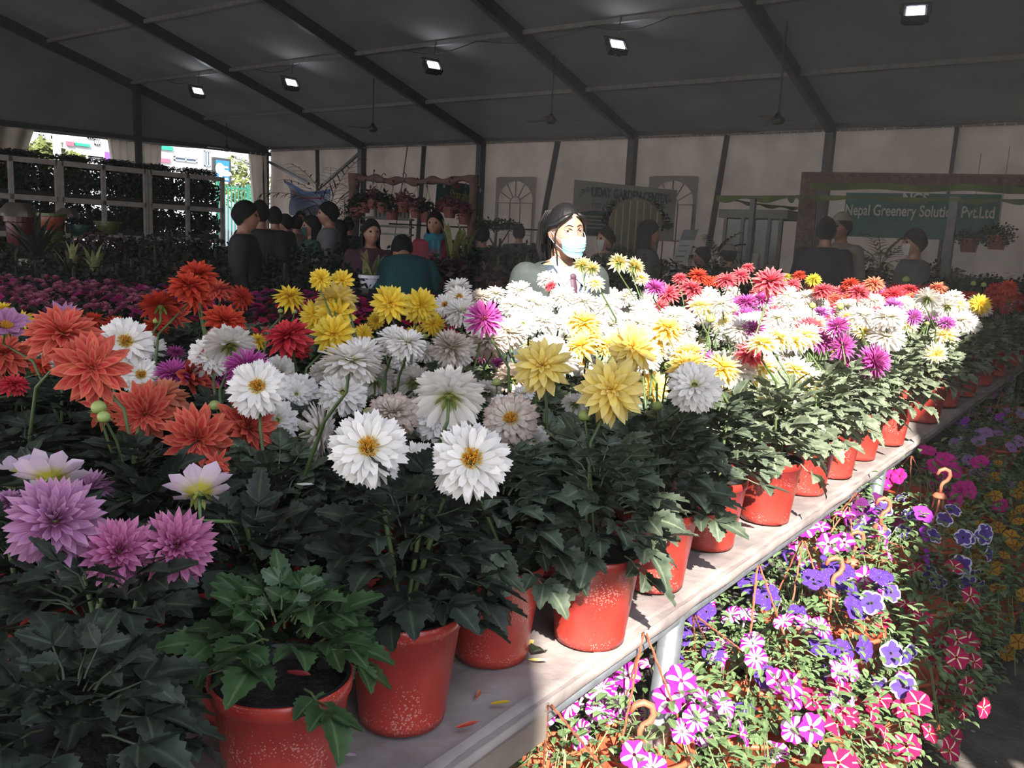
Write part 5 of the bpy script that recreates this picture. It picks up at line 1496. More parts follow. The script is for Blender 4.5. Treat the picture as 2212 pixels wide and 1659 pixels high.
# ---------------------------------------------------------------- the blooms, read off the photograph: x, y, width, kind, form, facing
BL = '''200 794 158 coral decor c1|134 720 155 coral decor u|12 765 110 coral decor u|55 765 52 orange decor u|416 812 112 coral open r|227 880 110 coral ragged c|312 893 132 coral decor d|350 858 116 peach decor u|536 924 152 coral decor r|428 948 142 coral decor d|470 1000 70 coral ragged c
428 592 86 orange decor u|408 617 88 orange decor u|472 625 72 coral decor u|347 658 88 orange decor b|425 647 68 orange decor u|523 643 58 orange decor r|487 694 94 orange decor u|376 684 62 coral open r|335 704 60 orange decor u|622 724 104 red decor u|642 757 64 red decor d|562 722 52 red ragged c|88 790 44 orange decor u
271 738 104 white double co|304 810 76 white double co|335 751 52 white double r|495 742 100 white double b|452 770 86 white double c|72 757 62 white double u|556 836 118 white double co|606 806 74 white double r|599 908 96 white double r|645 846 80 white double c
14 703 100 lavender single u|134 682 78 lavender single u|534 790 100 magenta cactus u|376 806 84 magenta cactus u|468 810 76 magenta cactus u|2 668 50 yellow decor u|50 690 50 yellow decor u|626 640 72 yellow decor u|556 735 46 yellow decor u
430 1060 148 lilac single b|110 1030 150 lilac single b|28 1032 110 lilac single b|120 1128 196 lavender ball c|192 1062 100 lavender ball u|258 1192 148 pink ball c|383 1180 156 pink ball c|20 1085 60 lavender ball u
694 603 50 yellow decor c|740 606 52 yellow decor c|728 645 92 paleyellow decor b|681 682 72 yellow decor c|728 678 84 yellow decor c|722 722 92 yellow decor c|786 720 44 yellow decor c|844 655 84 yellow decor c|908 660 78 yellow decor c|936 700 56 yellow decor r|812 694 38 yellow decor d|854 727 42 yellow decor d|895 722 38 yellow decor d
988 620 60 white double u|961 658 48 white double co|992 642 52 white double co|1038 640 46 faded double u|1072 633 48 white double u|1046 687 84 magenta cactus co|981 686 52 magenta cactus u|1010 665 42 magenta cactus u|1049 735 62 magenta cactus r|1040 765 42 magenta cactus u|1075 785 38 magenta cactus u|640 852 60 white double c
756 778 132 white double ub|740 848 98 white double c|811 818 84 white double b|690 932 112 white double br|796 967 158 white double co|848 890 112 faded double u|893 822 84 white double b|974 750 86 faded ball u|920 758 54 white double u|970 850 146 white double b|1052 842 66 white double b|944 908 92 white double c|903 1003 98 white double c|1018 993 160 white double co|1103 905 112 faded double co|1152 952 64 white double d|1105 812 74 faded double b
1172 790 128 paleyellow decor c|1320 842 144 paleyellow decor c|1368 748 112 paleyellow decor c|1412 836 80 paleyellow decor r|1257 784 62 white double co|1243 870 54 white double b|1500 832 112 white double c
1258 572 46 cream decor b|1279 578 38 cream decor b|1287 610 46 cream decor u|1338 566 48 cream decor b|1372 574 46 cream decor b|1386 600 42 cream decor u
1122 626 58 white double u|1108 658 56 white double u|1184 602 46 white double u|1190 617 30 rose decor u|1150 650 60 white double u|1175 690 62 white double u|1130 700 60 white double c|1215 640 58 white double u|1262 650 60 white double u|1310 660 60 white double u|1230 690 60 white double c|1282 700 56 white double u|1320 640 50 white double u|1350 640 50 white double u|1200 735 56 white double c|1150 745 50 cream decor u|1340 690 56 white double u|1390 670 56 white double u|1400 640 40 white double u|1420 710 56 cream decor u|1250 730 50 white double u|1300 725 50 white double u|1300 684 34 rose cactus u|1180 655 40 white double u|1360 662 46 white double u|1440 740 70 white double u|1470 770 60 white double u
1416 621 52 magenta cactus u|1444 632 54 rose decor u|1495 622 60 rose decor u|1469 600 36 rose decor u|1509 594 46 orange decor u|1545 606 30 orange decor u|1568 604 50 rose decor u|1616 577 30 rose decor u|1600 594 46 rose decor u|1664 606 80 rose decor u|1470 704 56 rose cactus u|1540 672 42 rose cactus u|1560 692 40 rose decor u|1611 652 52 magenta cactus u|1646 646 52 magenta cactus u|1640 683 48 magenta cactus u|1678 690 62 coral decor c|1630 702 40 magenta cactus u|1578 702 44 magenta cactus u|1515 658 64 cream decor u|1558 655 58 white double u|1580 628 36 white double u|1530 638 44 white double u|1385 680 34 rose cactus u|1610 720 40 magenta cactus u|1500 736 54 cream decor u|1440 690 50 white double u|1425 660 46 rose cactus u|1530 605 28 orange decor u|1590 650 42 rose decor u
1590 800 80 white double u|1650 790 84 cream decor u|1720 800 86 cream decor u|1640 832 84 cream decor c|1585 832 84 cream decor c|1690 838 86 cream decor c|1745 826 70 cream decor c|1560 780 60 white double u|1700 768 60 white double u|1540 800 60 white double u|1615 760 60 white double u
1694 600 34 olive decor u|1726 594 32 orange decor u|1757 603 36 olive decor u|1712 614 40 rose decor u|1752 617 34 rose decor u|1777 626 50 rose decor u|1821 630 40 rose decor u|1856 630 56 rose decor u|1889 612 46 peach decor u|1838 612 42 orange decor u|1932 635 44 red decor u|1966 625 38 red decor u|2026 621 42 peach decor u|1897 644 34 red decor u|2004 643 52 white double b|2045 660 46 white double b|2076 690 60 white double u|2117 657 46 yellow decor c|1973 685 44 purple cactus co|2011 674 38 purple cactus c|2045 697 46 purple cactus u|2081 724 36 purple cactus u|2040 722 64 cream decor u|2022 765 52 cream decor d|1918 684 68 white double u|1915 726 76 white double u|1865 680 60 white double u|1885 650 50 white double u|1821 748 66 magenta cactus r|1824 781 60 magenta cactus u|1888 781 80 magenta ball r|1793 751 56 cream double br|1683 690 62 coral decor c|1733 676 54 coral decor c|1740 702 56 coral decor d|1772 676 44 purple cactus u|1700 636 52 white double u|1742 640 46 white double u|1790 645 50 coral decor u|1830 660 50 white double u|1870 715 60 cream decor u|1840 700 50 white double u|1950 655 46 white double u|2060 640 40 white double u|1800 695 46 white double u|2095 700 44 white double u|1960 700 50 cream decor u
2180 618 40 orange decor u|2150 622 34 red decor u|2088 640 32 red decor u|2100 622 26 orange decor u|2200 640 34 orange decor u|1990 605 26 peach decor u|1560 720 46 white double u|250 700 60 orange decor u|200 690 50 orange decor u|95 770 60 white double u|160 800 50 orange decor u|380 760 44 magenta cactus u|700 800 60 white double u|870 780 56 white double u|1085 870 50 white double u|990 905 60 faded double u|1130 850 46 white double u|30 830 60 red decor u|1650 722 48 white double u|1700 720 46 white double u|1765 725 50 white double u'''
BUDS = [(213, 880, 34), (316, 902, 26), (815, 1094, 34), (922, 1023, 20), (470, 1235, 24), (280, 828, 0), (606, 672, 12), (636, 673, 12), (1958, 604, 18), (2103, 612, 12), (2125, 615, 12), (1752, 1080, 0), (1755, 660, 16), (1815, 662, 16), (1570, 722, 14), (1535, 688, 22), (1850, 676, 0), (1345, 580, 12), (1580, 1000, 0)]
SIZE = dict(coral=.142, orange=.120, peach=.13, red=.125, white=.108, faded=.104, yellow=.118, paleyellow=.130, cream=.120, magenta=.105, purple=.10, lavender=.122, pink=.112, lilac=.100, rose=.115, olive=.12)
blooms = []
for line in BL.split('\n'):
    for it in line.split('|'):
        x, y, w, kind, form, face = it.split(); x = float(x); y = float(y); w = float(w)
        d = F * SIZE[kind] / w
        rr = ray(x, y)
        lo, hi = (1.10, 1.36) if y > 640 else (1.18, 1.42)
        if kind in ('pink', 'lilac', 'lavender') and x < 450 and y > 1000: lo, hi = (1.06 if y > 1100 else 1.04), 1.24
        if y > 870 and x > 600: lo, hi = 1.10, 1.26
        if rr.z < -1e-3:
            d = min(max(d, (hi - 1.5) / rr.z), (lo - 1.5) / rr.z)
        p = CAM_C + rr * d
        if 1090 < x < 1300 and y < 720 and d > 3.05:
            d = 2.75 + .35 * (720 - y) / 150; p = CAM_C + rr * d
        if p.x > -.74: d *= .76 / -p.x if p.x < -.3 else 1; p = CAM_C + rr * d
        if p.x < -3.3: d *= 3.3 / -p.x; p = CAM_C + rr * d
        if p.x < -2.05 and p.y > 2.75:      # the woman's aisle: bring it onto the bench
            d *= min(1, max(2.0 / -p.x, .0)); p = CAM_C + rr * d
        blooms.append([p, w * d / F, kind, form, face, x, y])
rb = random.Random(11)
plants = {}
def nearest(p, maxd=9):
    best = None; bd = maxd
    for i, (x, y, r_, k) in enumerate(spots):
        q = (x - p.x) ** 2 + (y - p.y) ** 2
        q += .004 * len(plants.get(i, []))
        if q < bd: bd = q; best = i
    return best
for bl in blooms:
    plants.setdefault(nearest(bl[0]), []).append(bl)
for i, (x, y, r_, k) in enumerate(spots): plants.setdefault(i, [])
# plants in view without a bloom of their own take the colour of the nearest one that has
def kind_of(i):
    x, y = spots[i][:2]; best = min(blooms, key=lambda b: (b[0].x - x) ** 2 + (b[0].y - y) ** 2 + rb.random() * .15); return best[2], best[3]
FORMNAME = dict(coral='coral and yellow', orange='orange red', peach='dull peach', red='crimson', white='white', faded='fading white', yellow='bright yellow', paleyellow='pale yellow', cream='cream white', magenta='magenta', purple='purple and white', lavender='lavender', pink='pink', lilac='lilac white', rose='rose red', olive='olive yellow')
rown = ['along the aisle edge of the bench', 'in the second row from the aisle edge', 'in the third row from the aisle edge', 'in the fourth row from the aisle edge', 'in the fifth row from the aisle edge']
siden = ['nearest row', 'second row', 'third row', 'fourth row', 'farthest row']
ordl = ['nearest', 'second', 'third', 'fourth', 'fifth', 'sixth', 'seventh', 'eighth', 'ninth', 'tenth', 'eleventh', 'twelfth', 'thirteenth', 'fourteenth', 'fifteenth', 'sixteenth', 'seventeenth', 'eighteenth', 'nineteenth', 'twentieth', 'twenty first', 'twenty second', 'twenty third', 'twenty fourth', 'twenty fifth', 'twenty sixth', 'twenty seventh', 'twenty eighth', 'twenty ninth', 'thirtieth', 'thirty first', 'thirty second', 'thirty third', 'thirty fourth', 'thirty fifth', 'thirty sixth', 'thirty seventh', 'thirty eighth', 'thirty ninth', 'fortieth']
numw = ['no', 'one', 'two', 'three', 'four', 'five', 'six', 'seven', 'eight', 'nine', 'ten', 'many']
def visible(x, y):
    # within the camera's wedge, with a margin
    v = CAM_R.transposed() @ (Vector((x, y, 1.1)) - CAM_C)
    if v.z > -.2: return False
    px = 1106 + F * v.x / -v.z
    py = 829 - F * v.y / -v.z
    return -260 < px < 2480 and py < 2100
bkit = {}
def add_bloom(root, base, p, size, kind, form, face, rr, near):
    """p: centre of the flower in the plant's own frame"""
    toc = (CAM_C - (base + p)).normalized(); up = Vector((0, 0, 1)); rt = Vector((.8, .6, 0))
    j = Vector((rr.gauss(0, .16), rr.gauss(0, .16), rr.gauss(0, .10)))
    fdir = {'c': toc * 1.0 + up * .25, 'co': toc * 1.0 + up * .35, 'c1': toc + up * .15 - rt * .1, 'u': up * .9 + toc * .55, 'd': toc * .9 - up * .35, 'r': toc * .75 + rt * .6 + up * .15, 'b': up * .75 - toc * .75, 'br': -toc * .35 + rt * .9 + up * .15, 'ub': up * 1.0 - toc * .15}[face]
    n = (fdir + j * (.6 if near else 1.0)).normalized()
    q = n.to_track_quat('Z', 'Y').to_matrix().to_4x4() @ Matrix.Rotation(rr.random() * 6, 4, 'Z')
    s = size / 2 / (.97 if form != 'open' else .75)
    if face == 'co' and form == 'double': form = 'doubleo'
    src = BM[form] if near else BML[form]
    o = put('bloom', src[rr.randrange(len(src))], P_[kind], root)
    o.matrix_basis = Matrix.Translation(p - n * s * .1) @ q @ Matrix.Diagonal((s, s, s, 1))
    if near or face in ('b', 'br', 'd', 'ub'): put('calyx', calyxm, M_['calyx'], o)
    if face == 'co' or form == 'single':
        c = put('flower_centre', centrem, M_['centre'], o)
        if form == 'doubleo': c.scale = (1.1, 1.1, 1.3)
    # stem from the soil to the back of the flower
    e = p - n * s * .22
    s0 = Vector((rr.uniform(-.03, .03), rr.uniform(-.03, .03), .16))
    m_ = s0.lerp(e, .55) + Vector((s0.x, s0.y, .05))
    pre = e - n * min(.05, s * .8)
    pre.z = min(pre.z, e.z - .012) if n.z > -.2 else pre.z
    b = MB(); b.tube([s0, s0.lerp(m_, .6), m_, m_.lerp(pre, .65) , pre, e], [.0042, .004, .0036, .003, .0028, .003], 6, False)
    put('stem', b, M_['stem'], root, smooth=True)
nleaf = 0
used = {}
order = {}
for i in sorted(plants, key=lambda i: (spots[i][2], spots[i][1])):
    x, y, r_, k = spots[i]
    if not visible(x, y) and not plants[i]: continue
    order[i] = order.get(('r', r_), 0); order[('r', r_)] = order[i] + 1
far_cut = lambda x, y: (Vector((x, y, 1.1)) - CAM_C).length
for i in [q for q in order if not isinstance(q, tuple)]:
    x, y, r_, k = spots[i]
    rr = random.Random(i * 7 + 1)
    bls = plants[i]
    dist = far_cut(x, y)
    base = Vector((x, y, TZ + .002))
    if bls:
        kinds = [b[2] for b in bls]; kind = max(set(kinds), key=kinds.count)
    else: kind = kind_of(i)[0]
    extra = 0
    nb = len(bls)
    if nb: lab = '%s dahlia with %s blooms' % (FORMNAME[kind], numw[min(nb, 11)])
    else: lab = 'leafy %s dahlia' % FORMNAME[kind]
    if nb == 1: lab = lab.replace('blooms', 'bloom')
    lab += ', %s pot %s' % (ordl[order[i]], ['along the aisle edge', 'in second row from aisle', 'in third row from aisle', 'in fourth row from aisle', 'in fifth row from aisle'][r_]) if r_ < 5 else ', %s pot in %s of side bench' % (ordl[order[i]], siden[r_ - 10])
    t = thing('potted_dahlia', lab, 'dahlia', base, 0, 'dahlias on the long bench' if r_ < 5 else 'dahlias on the side bench')
    po = put('pot', POT, M_['potred'], t); put('pot_lining', LIN, M_['dark'], po); so_ = put('soil', SOIL, M_['soil'], t); po.scale = so_.scale = (.94, .94, .94)
    sc_ = 1.0
    near = dist < 2.9
    single = (r_ == 0 and dist < 4.6) or (r_ == 1 and dist < 2.0) or (r_ == 2 and dist < 1.75)
    lm_ = M_['leaf2'] if i == 1 else (M_['leafshade'] if (y < .95 or x < -1.5 and y < 2) else (M_['leafsun'] if y > 2.2 else M_['leaf']))  # leaf colour by place: shade tone near and left, sunlit tone farther along
    if single:
        nl = 64 if r_ == 0 and dist < 3 else 50
        if i < 2: nl = 44 if i else 54
        for j, Mx in enumerate(leaf_matrices(nl, i, .96 if i > 1 else .84, (1.0 if i > 1 else .45) * (1 if r_ == 0 else .6))):
            yd = (Mx.to_3x3() @ Vector((0, 1, 0))).normalized().dot(Vector((.62, -.78, 0)))
            if (i < 2 and j < 16 and yd > .45 and j % 3) or (2 <= i < 8 and j < 13 and yd > .5 and j % 2): continue
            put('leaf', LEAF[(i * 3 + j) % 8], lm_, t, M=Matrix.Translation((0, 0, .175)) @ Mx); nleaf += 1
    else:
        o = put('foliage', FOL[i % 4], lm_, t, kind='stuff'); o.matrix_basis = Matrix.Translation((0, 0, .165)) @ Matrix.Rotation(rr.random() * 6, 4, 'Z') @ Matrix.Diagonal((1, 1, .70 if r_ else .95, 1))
    for (p, size, kd, form, face, px, py) in bls:
        add_bloom(t, base, p - base, size, kd, form, face, rr, near)
    # a few lower blooms fill plants that stand in the middle of the bed
    if dist > 2.2 and nb < 4 and r_ < 5 and y > 1.6:
        for e in range(4 - nb):
            kd = kind if rr.random() < .8 else rr.choice(['white', 'cream', 'rose', 'magenta'])
            fm = {'white': 'double', 'faded': 'double', 'magenta': 'cactus', 'purple': 'cactus', 'lavender': 'ball', 'pink': 'ball'}.get(kd, 'decor')
            p = Vector((rr.uniform(-.10, .08), rr.uniform(-.12, .12), rr.uniform(.42, .53)))
            if r_ == 0: p.x = rr.uniform(-.12, -.02)
            add_bloom(t, base, p, rr.uniform(.09, .12), kd, fm, 'u', rr, False)
    if r_ == 0 and 3 < i < 6 or (dist > 1.7 and rr.random() < .2):
        pb_ = Vector((rr.uniform(-.08, .1), rr.uniform(-.1, .08), rr.uniform(.36, .45)))
        bd = put('bud', budm, M_['bud'], t); bd.matrix_basis = Matrix.Translation(pb_) @ Matrix.Diagonal((.024, .024, .024, 1))
        b = MB(); b.tube([(0, 0, .17), tuple(pb_ * .6 + Vector((0, 0, .1))), tuple(pb_)], .0025, 5, False); put('stem', b, M_['stem'], t)
    used[i] = t
for (x, y, w) in BUDS:
    if not w: continue
    d = F * (.030 if w > 14 else .022) / w; rr_ = ray(x, y)
    if rr_.z < 0: d = min(max(d, (1.34 - 1.5) / rr_.z), (1.0 - 1.5) / rr_.z)
    p = CAM_C + rr_ * d; i = nearest(p)
    if i in used:
        t = used[i]; q = p - Vector(t.location)
        bd = put('bud', budm, M_['bud'], t); s = w * d / F * .95; bd.matrix_basis = Matrix.Translation(q) @ Matrix.Diagonal((s, s, s, 1))
        b = MB(); b.tube([(0, 0, .17), tuple(Vector((q.x * .4, q.y * .4, q.z * .6))), tuple(q - Vector((0, 0, .01)))], .0026, 5, False); put('stem', b, M_['stem'], t)
# fallen petals and a dry leaf on the bench and on leaves
def petal_obj(px, py, z, L, kind, label, rot=0, tilt=0):
    p = samez(px, py, z)
    b = MB(); add_petal(b, 0, 0, L, L * .22, 0, 0, .4, .2, 'pointed', random.random(), 4)
    o = put('fallen_petal', b, P_[kind], loc=tuple(p), smooth=True); o.rotation_euler = (tilt, tilt * .5, rot); o.scale = (.75, .75, .75); tag(o, label, 'petal')
petal_obj(1060, 1520, TZ + .006, .045, 'yellow', 'fallen yellow petal on the bench by its board edge', .6)
petal_obj(985, 1572, TZ + .006, .050, 'coral', 'fallen coral petal at the board edge of the bench', .9)
petal_obj(1030, 1508, TZ + .006, .030, 'peach', 'small dry brown petal on the bench cloth', 2.0)
petal_obj(738, 1628, TZ + .006, .035, 'lilac', 'fallen lilac petal between the two nearest large pots', .2)
petal_obj(1130, 1395, TZ + .008, .05, 'paleyellow', 'upper pale yellow petal of the wilted bits beside the sunlit pot', 1.7, .5)
petal_obj(1140, 1425, TZ + .006, .05, 'cream', 'flat cream petal of the wilted bits beside the sunlit pot', .3)
petal_obj(1125, 1410, TZ + .008, .045, 'red', 'crimson petal of the wilted bits beside the sunlit pot', 2.4, .4)
petal_obj(640, 1046, 1.05, .045, 'white', 'white petal dropped on the leaves under the white dahlias', .5, .2)
petal_obj(620, 1450, .955, .05, 'rose', 'striped rose petal lying on the fresh green leaves', .2, .1)
petal_obj(430, 1285, 1.0, .05, 'red', 'red and cream petal on the dark leaves under the pink dahlias', .4, .3)
petal_obj(595, 1240, 1.02, .045, 'lavender', 'lavender petal standing among leaves beside an orange one', 1.2, 1.2)
petal_obj(612, 1250, 1.02, .04, 'coral', 'orange petal lying beside the lavender one on the leaves', .3, .4)
petal_obj(348, 1395, .98, .045, 'peach', 'upright cream pink petal above the lowest leaves', 1.5, 1.2)
b = MB(); leaflet(b, Matrix(), .045, .018, .4, .3, .5, 6); o = put('fallen_leaf', b, M_['leaf'], loc=tuple(samez(1150, 1410, TZ + .012)), smooth=True); tag(o, 'dry curled green leaf on the bench beside the sunlit pot', 'leaf')
print('LEAVES', nleaf, 'PLANTS', len(used), 'BLOOMS', len(blooms))
# ================================================================ PETUNIAS
def petunia_mat(name, a, b, mode, wid=.5, throat=(.12, .10, .02)):
    """pc.r = throat..rim, pc.g = distance from the lobe's midline, pc.b = random"""
    m, nt, out = base_mat(name)
    at_ = N(nt, 'ShaderNodeAttribute', attribute_name='pc'); s = N(nt, 'ShaderNodeSeparateColor'); nt.links.new(at_.outputs['Color'], s.inputs[0])
    def math_(op, x, y):
        n = N(nt, 'ShaderNodeMath', operation=op)
        for i, v in enumerate((x, y)):
            if v is None: continue
            if isinstance(v, (int, float)): n.inputs[i].default_value = v
            else: nt.links.new(v, n.inputs[i])
        return n.outputs[0]
    if mode == 'star':       # pale star along the lobe midlines, narrowing to the rim
        f = math_('LESS_THAN', s.outputs[1], math_('MULTIPLY', math_('SUBTRACT', 1.12, s.outputs[0]), wid * 1.6))
    elif mode == 'stripe':   # coloured veins fan out from the midline
        f = math_('LESS_THAN', math_('ABSOLUTE', math_('SUBTRACT', s.outputs[1], .62), None), math_('MULTIPLY', s.outputs[0], wid * .5))
    elif mode == 'edge':
        f = math_('GREATER_THAN', math_('ADD', s.outputs[0], math_('MULTIPLY', s.outputs[1], .25)), wid)
    else:
        t = N(nt, 'ShaderNodeTexCoord'); v = N(nt, 'ShaderNodeTexVoronoi'); v.inputs['Scale'].default_value = 6.0; nt.links.new(t.outputs['Object'], v.inputs['Vector'])
        f = math_('LESS_THAN', v.outputs['Distance'], wid)
    mm = N(nt, 'ShaderNodeMix', data_type='RGBA'); nt.links.new(f, mm.inputs[0]); mm.inputs[6].default_value = (*a, 1); mm.inputs[7].default_value = (*b, 1)
    mt = N(nt, 'ShaderNodeMix', data_type='RGBA'); nt.links.new(math_('LESS_THAN', s.outputs[0], .16), mt.inputs[0]); nt.links.new(mm.outputs[2], mt.inputs[6]); mt.inputs[7].default_value = (*throat, 1)
    d = N(nt, 'ShaderNodeBsdfDiffuse'); tr = N(nt, 'ShaderNodeBsdfTranslucent'); mx = N(nt, 'ShaderNodeMixShader'); mx.inputs[0].default_value = .3
    nt.links.new(mt.outputs[2], d.inputs[0]); nt.links.new(mt.outputs[2], tr.inputs[0]); nt.links.new(d.outputs[0], mx.inputs[1]); nt.links.new(tr.outputs[0], mx.inputs[2]); nt.links.new(mx.outputs[0], out.inputs[0])
    return m
PT = {
 'striped': petunia_mat('white_and_purple_striped_petal', (.80, .68, .80), (.36, .02, .30), 'stripe', .62),
 'star': petunia_mat('magenta_white_star_petal', (.66, .03, .42), (.86, .84, .86), 'star', .50),
 'violet': petunia_mat('blue_violet_speckled_petal', (.11, .05, .34), (.50, .50, .80), 'speck', .14),
 'crimson': petunia_mat('crimson_cream_star_petal', (.52, .02, .10), (.84, .78, .52), 'star', .22, (.7, .55, .08)),
 'magenta': petunia_mat('plain_magenta_petal', (.62, .03, .28), (.70, .12, .42), 'speck', .1),
 'lilac': petunia_mat('blue_petal_white_rim', (.12, .07, .32), (.72, .70, .86), 'edge', .92),
 'gold': petunia_mat('dull_gold_petal', (.42, .26, .03), (.30, .06, .03), 'star', .25),
 'mauve': petunia_mat('pale_mauve_petal', (.34, .20, .40), (.48, .34, .50), 'speck', .2),
 'purple': petunia_mat('deep_purple_petal', (.34, .05, .50), (.50, .15, .62), 'speck', .12),
 'dark': petunia_mat('dark_plum_petal', (.12, .02, .12), (.2, .05, .2), 'speck', .2),
}
def petunia(seed, tube_len=1.1):
    r = random.Random(seed); mb = MB(); K = 40; rings_ = [(.10, -.0, 0), (.14, .02, .16), (.45, .12, .45), (.78, .17, .75), (1.0, .13, 1.0)]
    vs = []; cs = []; rd = r.random(); ph = r.random()
    for (rad, z, tt) in rings_:
        for k in range(K):
            a = 2 * PI * k / K; u = (k / K * 5) % 1; g = abs(u - .5) * 2     # 0 on the midline
            notch = 1 - .16 * tt * (g ** 3)
            ruf = .035 * tt * math.sin(a * 10 + ph * 6) + .03 * tt * math.sin(a * 5 + 1)
            vs.append(Vector((rad * notch * math.cos(a), rad * notch * math.sin(a), z - .06 * tt * (1 - g) + ruf)))
            cs.append((tt, max(.01, g), rd))
    fs = []
    for i in range(len(rings_) - 1):
        for k in range(K):
            a = i * K + k; b = i * K + (k + 1) % K; fs.append((a, b, b + K, a + K))
    mb.add(vs, fs, cs)
    mb.tube([(0, 0, .02), (0, 0, -.35), (.05, 0, -.8), (.1, 0, -tube_len)], [.14, .13, .07, .05], 8, False, (.5, .9, rd))
    return mb.mesh('flower', True)
PM = [petunia(i) for i in range(4)]
pfol = []
for i in range(4):
    b = MB(); r = random.Random(400 + i)
    for k in range(560):
        az = r.random() * 6.283; h = r.random()
        # a mound that trails over the rim
        rad = (.10 + .12 * math.sin(PI * min(1, h * .9 + .12))) * (r.random() ** .35)
        z = .16 - .34 * h + .03 * r.gauss(0, 1)
        p = Vector((math.cos(az) * rad, math.sin(az) * rad, z))
        out_ = Vector((math.cos(az), math.sin(az), r.uniform(-.4, .9) - h * .5)).normalized()
        L = r.uniform(.020, .036); sd = out_.cross(Vector((0, 0, 1))).normalized(); nn = sd.cross(out_)
        g = r.random(); w = L * .30
        b.add([p, p + out_ * L * .35 + sd * w + nn * .003, p + out_ * L * .75 + sd * w * .8 + nn * .002, p + out_ * L - nn * .004, p + out_ * L * .75 - sd * w * .8 + nn * .002, p + out_ * L * .35 - sd * w + nn * .003, p + out_ * L * .5 - nn * .001],
              [(0, 6, 1), (1, 6, 2), (2, 6, 3), (3, 6, 4), (4, 6, 5), (5, 6, 0)], [(0, 0, g), (.4, 1, g), (.7, 1, g), (1, .1, g), (.7, 1, g), (.4, 1, g), (.5, 0, g)])
    for k in range(22):
        az = r.random() * 6.28; L = r.uniform(.10, .22)
        b.tube([(0, 0, .0), (math.cos(az) * L * .6, math.sin(az) * L * .6, .07), (math.cos(az) * L, math.sin(az) * L, r.uniform(-.2, .08))], .0018, 3, False, (.5, 0, .5))
    pfol.append(b.mesh('foliage', False))
bpm = MB(); bpm.lathe([(0, -.12), (.070, -.12), (.082, -.10), (.105, -.01), (.110, -.01), (.110, .0), (.100, .0), (.09, -.03), (0, -.03)], 24); BPOT = bpm.mesh('basket_pot', True)
hk = MB(); hk.tube([(0, 0, -.035), (0, 0, -.012), (.004, 0, -.004), (.016, 0, .004), (.021, 0, .018), (.016, 0, .032), (.002, 0, .038), (-.012, 0, .033), (-.018, 0, .020)], [.005, .005, .0055, .006, .006, .006, .006, .0055, .004], 8)
hk.lathe([(.0, -.034), (.012, -.036), (.020, -.044), (.020, -.048), (.0, -.05)], 12)
for k in range(3): hk.tube([(.012 * math.cos(k * 2.1), .012 * math.sin(k * 2.1), -.045), (.015 * math.cos(k * 2.1), .015 * math.sin(k * 2.1), -.085)], .0035, 5)
HOOK = hk.mesh('hook', True)
def cord(mb, a, b, r=.0022, tw=True):
    a = Vector(a); b = Vector(b); L = (b - a).length; n = max(6, int(L / .012)) if tw else 4
    mb.tube([a.lerp(b, i / n) + Vector((.0008 * math.cos(i * 1.6), .0008 * math.sin(i * 1.6), 0)) for i in range(n + 1)], [r * (1 + .18 * (i % 2)) for i in range(n + 1)], 5, False)
def basket(px, py, z, kind, nfl, label, apex=None, hook=None, fs=.034, spread=1.0, seed=0, mix=None, fmat=None):
    p = samez(px, py, z)
    r = random.Random(seed + 900)
    t = thing('petunia_basket', label, 'hanging basket', p, 0)
    o = put('basket_pot', BPOT, M_['tcotta'], t)
    f = put('foliage', pfol[seed % 4], fmat or M_['pleaf'], t, kind='stuff'); f.rotation_euler = (0, 0, r.random() * 6); f.scale = (spread, spread, spread)
    if apex:
        a = onp(apex[0], apex[1], 0, EX + .004) - p
        for k in range(3):
            an = k * 2.1 + r.random()
            b = MB(); cord(b, a + Vector((.004 * math.cos(an), .004 * math.sin(an), 0)), (.10 * math.cos(an), .10 * math.sin(an), 0)); put('cord', b, M_['cord'], t)
    if hook:
        h = samez(hook[0], hook[1], hook[2]) - p
        ho = put('hook', HOOK, M_['cord'], t); ho.matrix_basis = Matrix.Translation(h) @ Matrix.Rotation(R(40), 4, 'Z') @ Matrix.Rotation(r.uniform(-.1, .1), 4, 'X') @ Matrix.Diagonal((1.25, 1.25, 1.25, 1))
        for k in range(3):
            an = k * 2.1 + .5
            b = MB(); e = h + Vector((.018 * math.cos(an), .018 * math.sin(an), -.10)); q = Vector((.11 * math.cos(an), .11 * math.sin(an), 0))
            mid = e.lerp(q, .5) + Vector((.02 * math.cos(an), .02 * math.sin(an), 0))
            b.tube([e, mid, q], .0026, 5, False); put('cord', b, M_['cord'], t)
    toc = (CAM_C - p).normalized()
    for k in range(nfl):
        # flowers face outward from the mound, most on the lit, open side
        while True:
            az = r.random() * 6.283; el = r.uniform(-.7, 1.3)
            d = Vector((math.cos(az) * math.cos(el), math.sin(az) * math.cos(el), math.sin(el)))
            if d.dot(toc) > -.15: break
        q = Vector((d.x * .20, d.y * .20, -.02 + d.z * .19)) * spread * r.uniform(.85, 1.12)
        nn = (d + toc * r.uniform(.2, 1.0) + Vector((r.gauss(0, .25), r.gauss(0, .25), r.gauss(0, .2)))).normalized()
        kd = kind if not mix or r.random() > .3 else mix
        s = fs * r.uniform(.8, 1.12)
        fo = put('flower', PM[r.randrange(4)], PT[kd], t)
        fo.matrix_basis = Matrix.Translation(q) @ nn.to_track_quat('Z', 'Y').to_matrix().to_4x4() @ Matrix.Rotation(r.random() * 6, 4, 'Z') @ Matrix.Diagonal((s, s, s, 1))
    return t
basket(1215, 1640, .40, 'striped', 16, 'purple and white striped petunia basket at the bottom under the board edge', apex=(1186, 1522), seed=0, spread=.85)
basket(1395, 1600, .42, 'striped', 24, 'large purple and white striped petunia basket left of the bright pipe leg', apex=(1392, 1368), seed=1, mix='star')
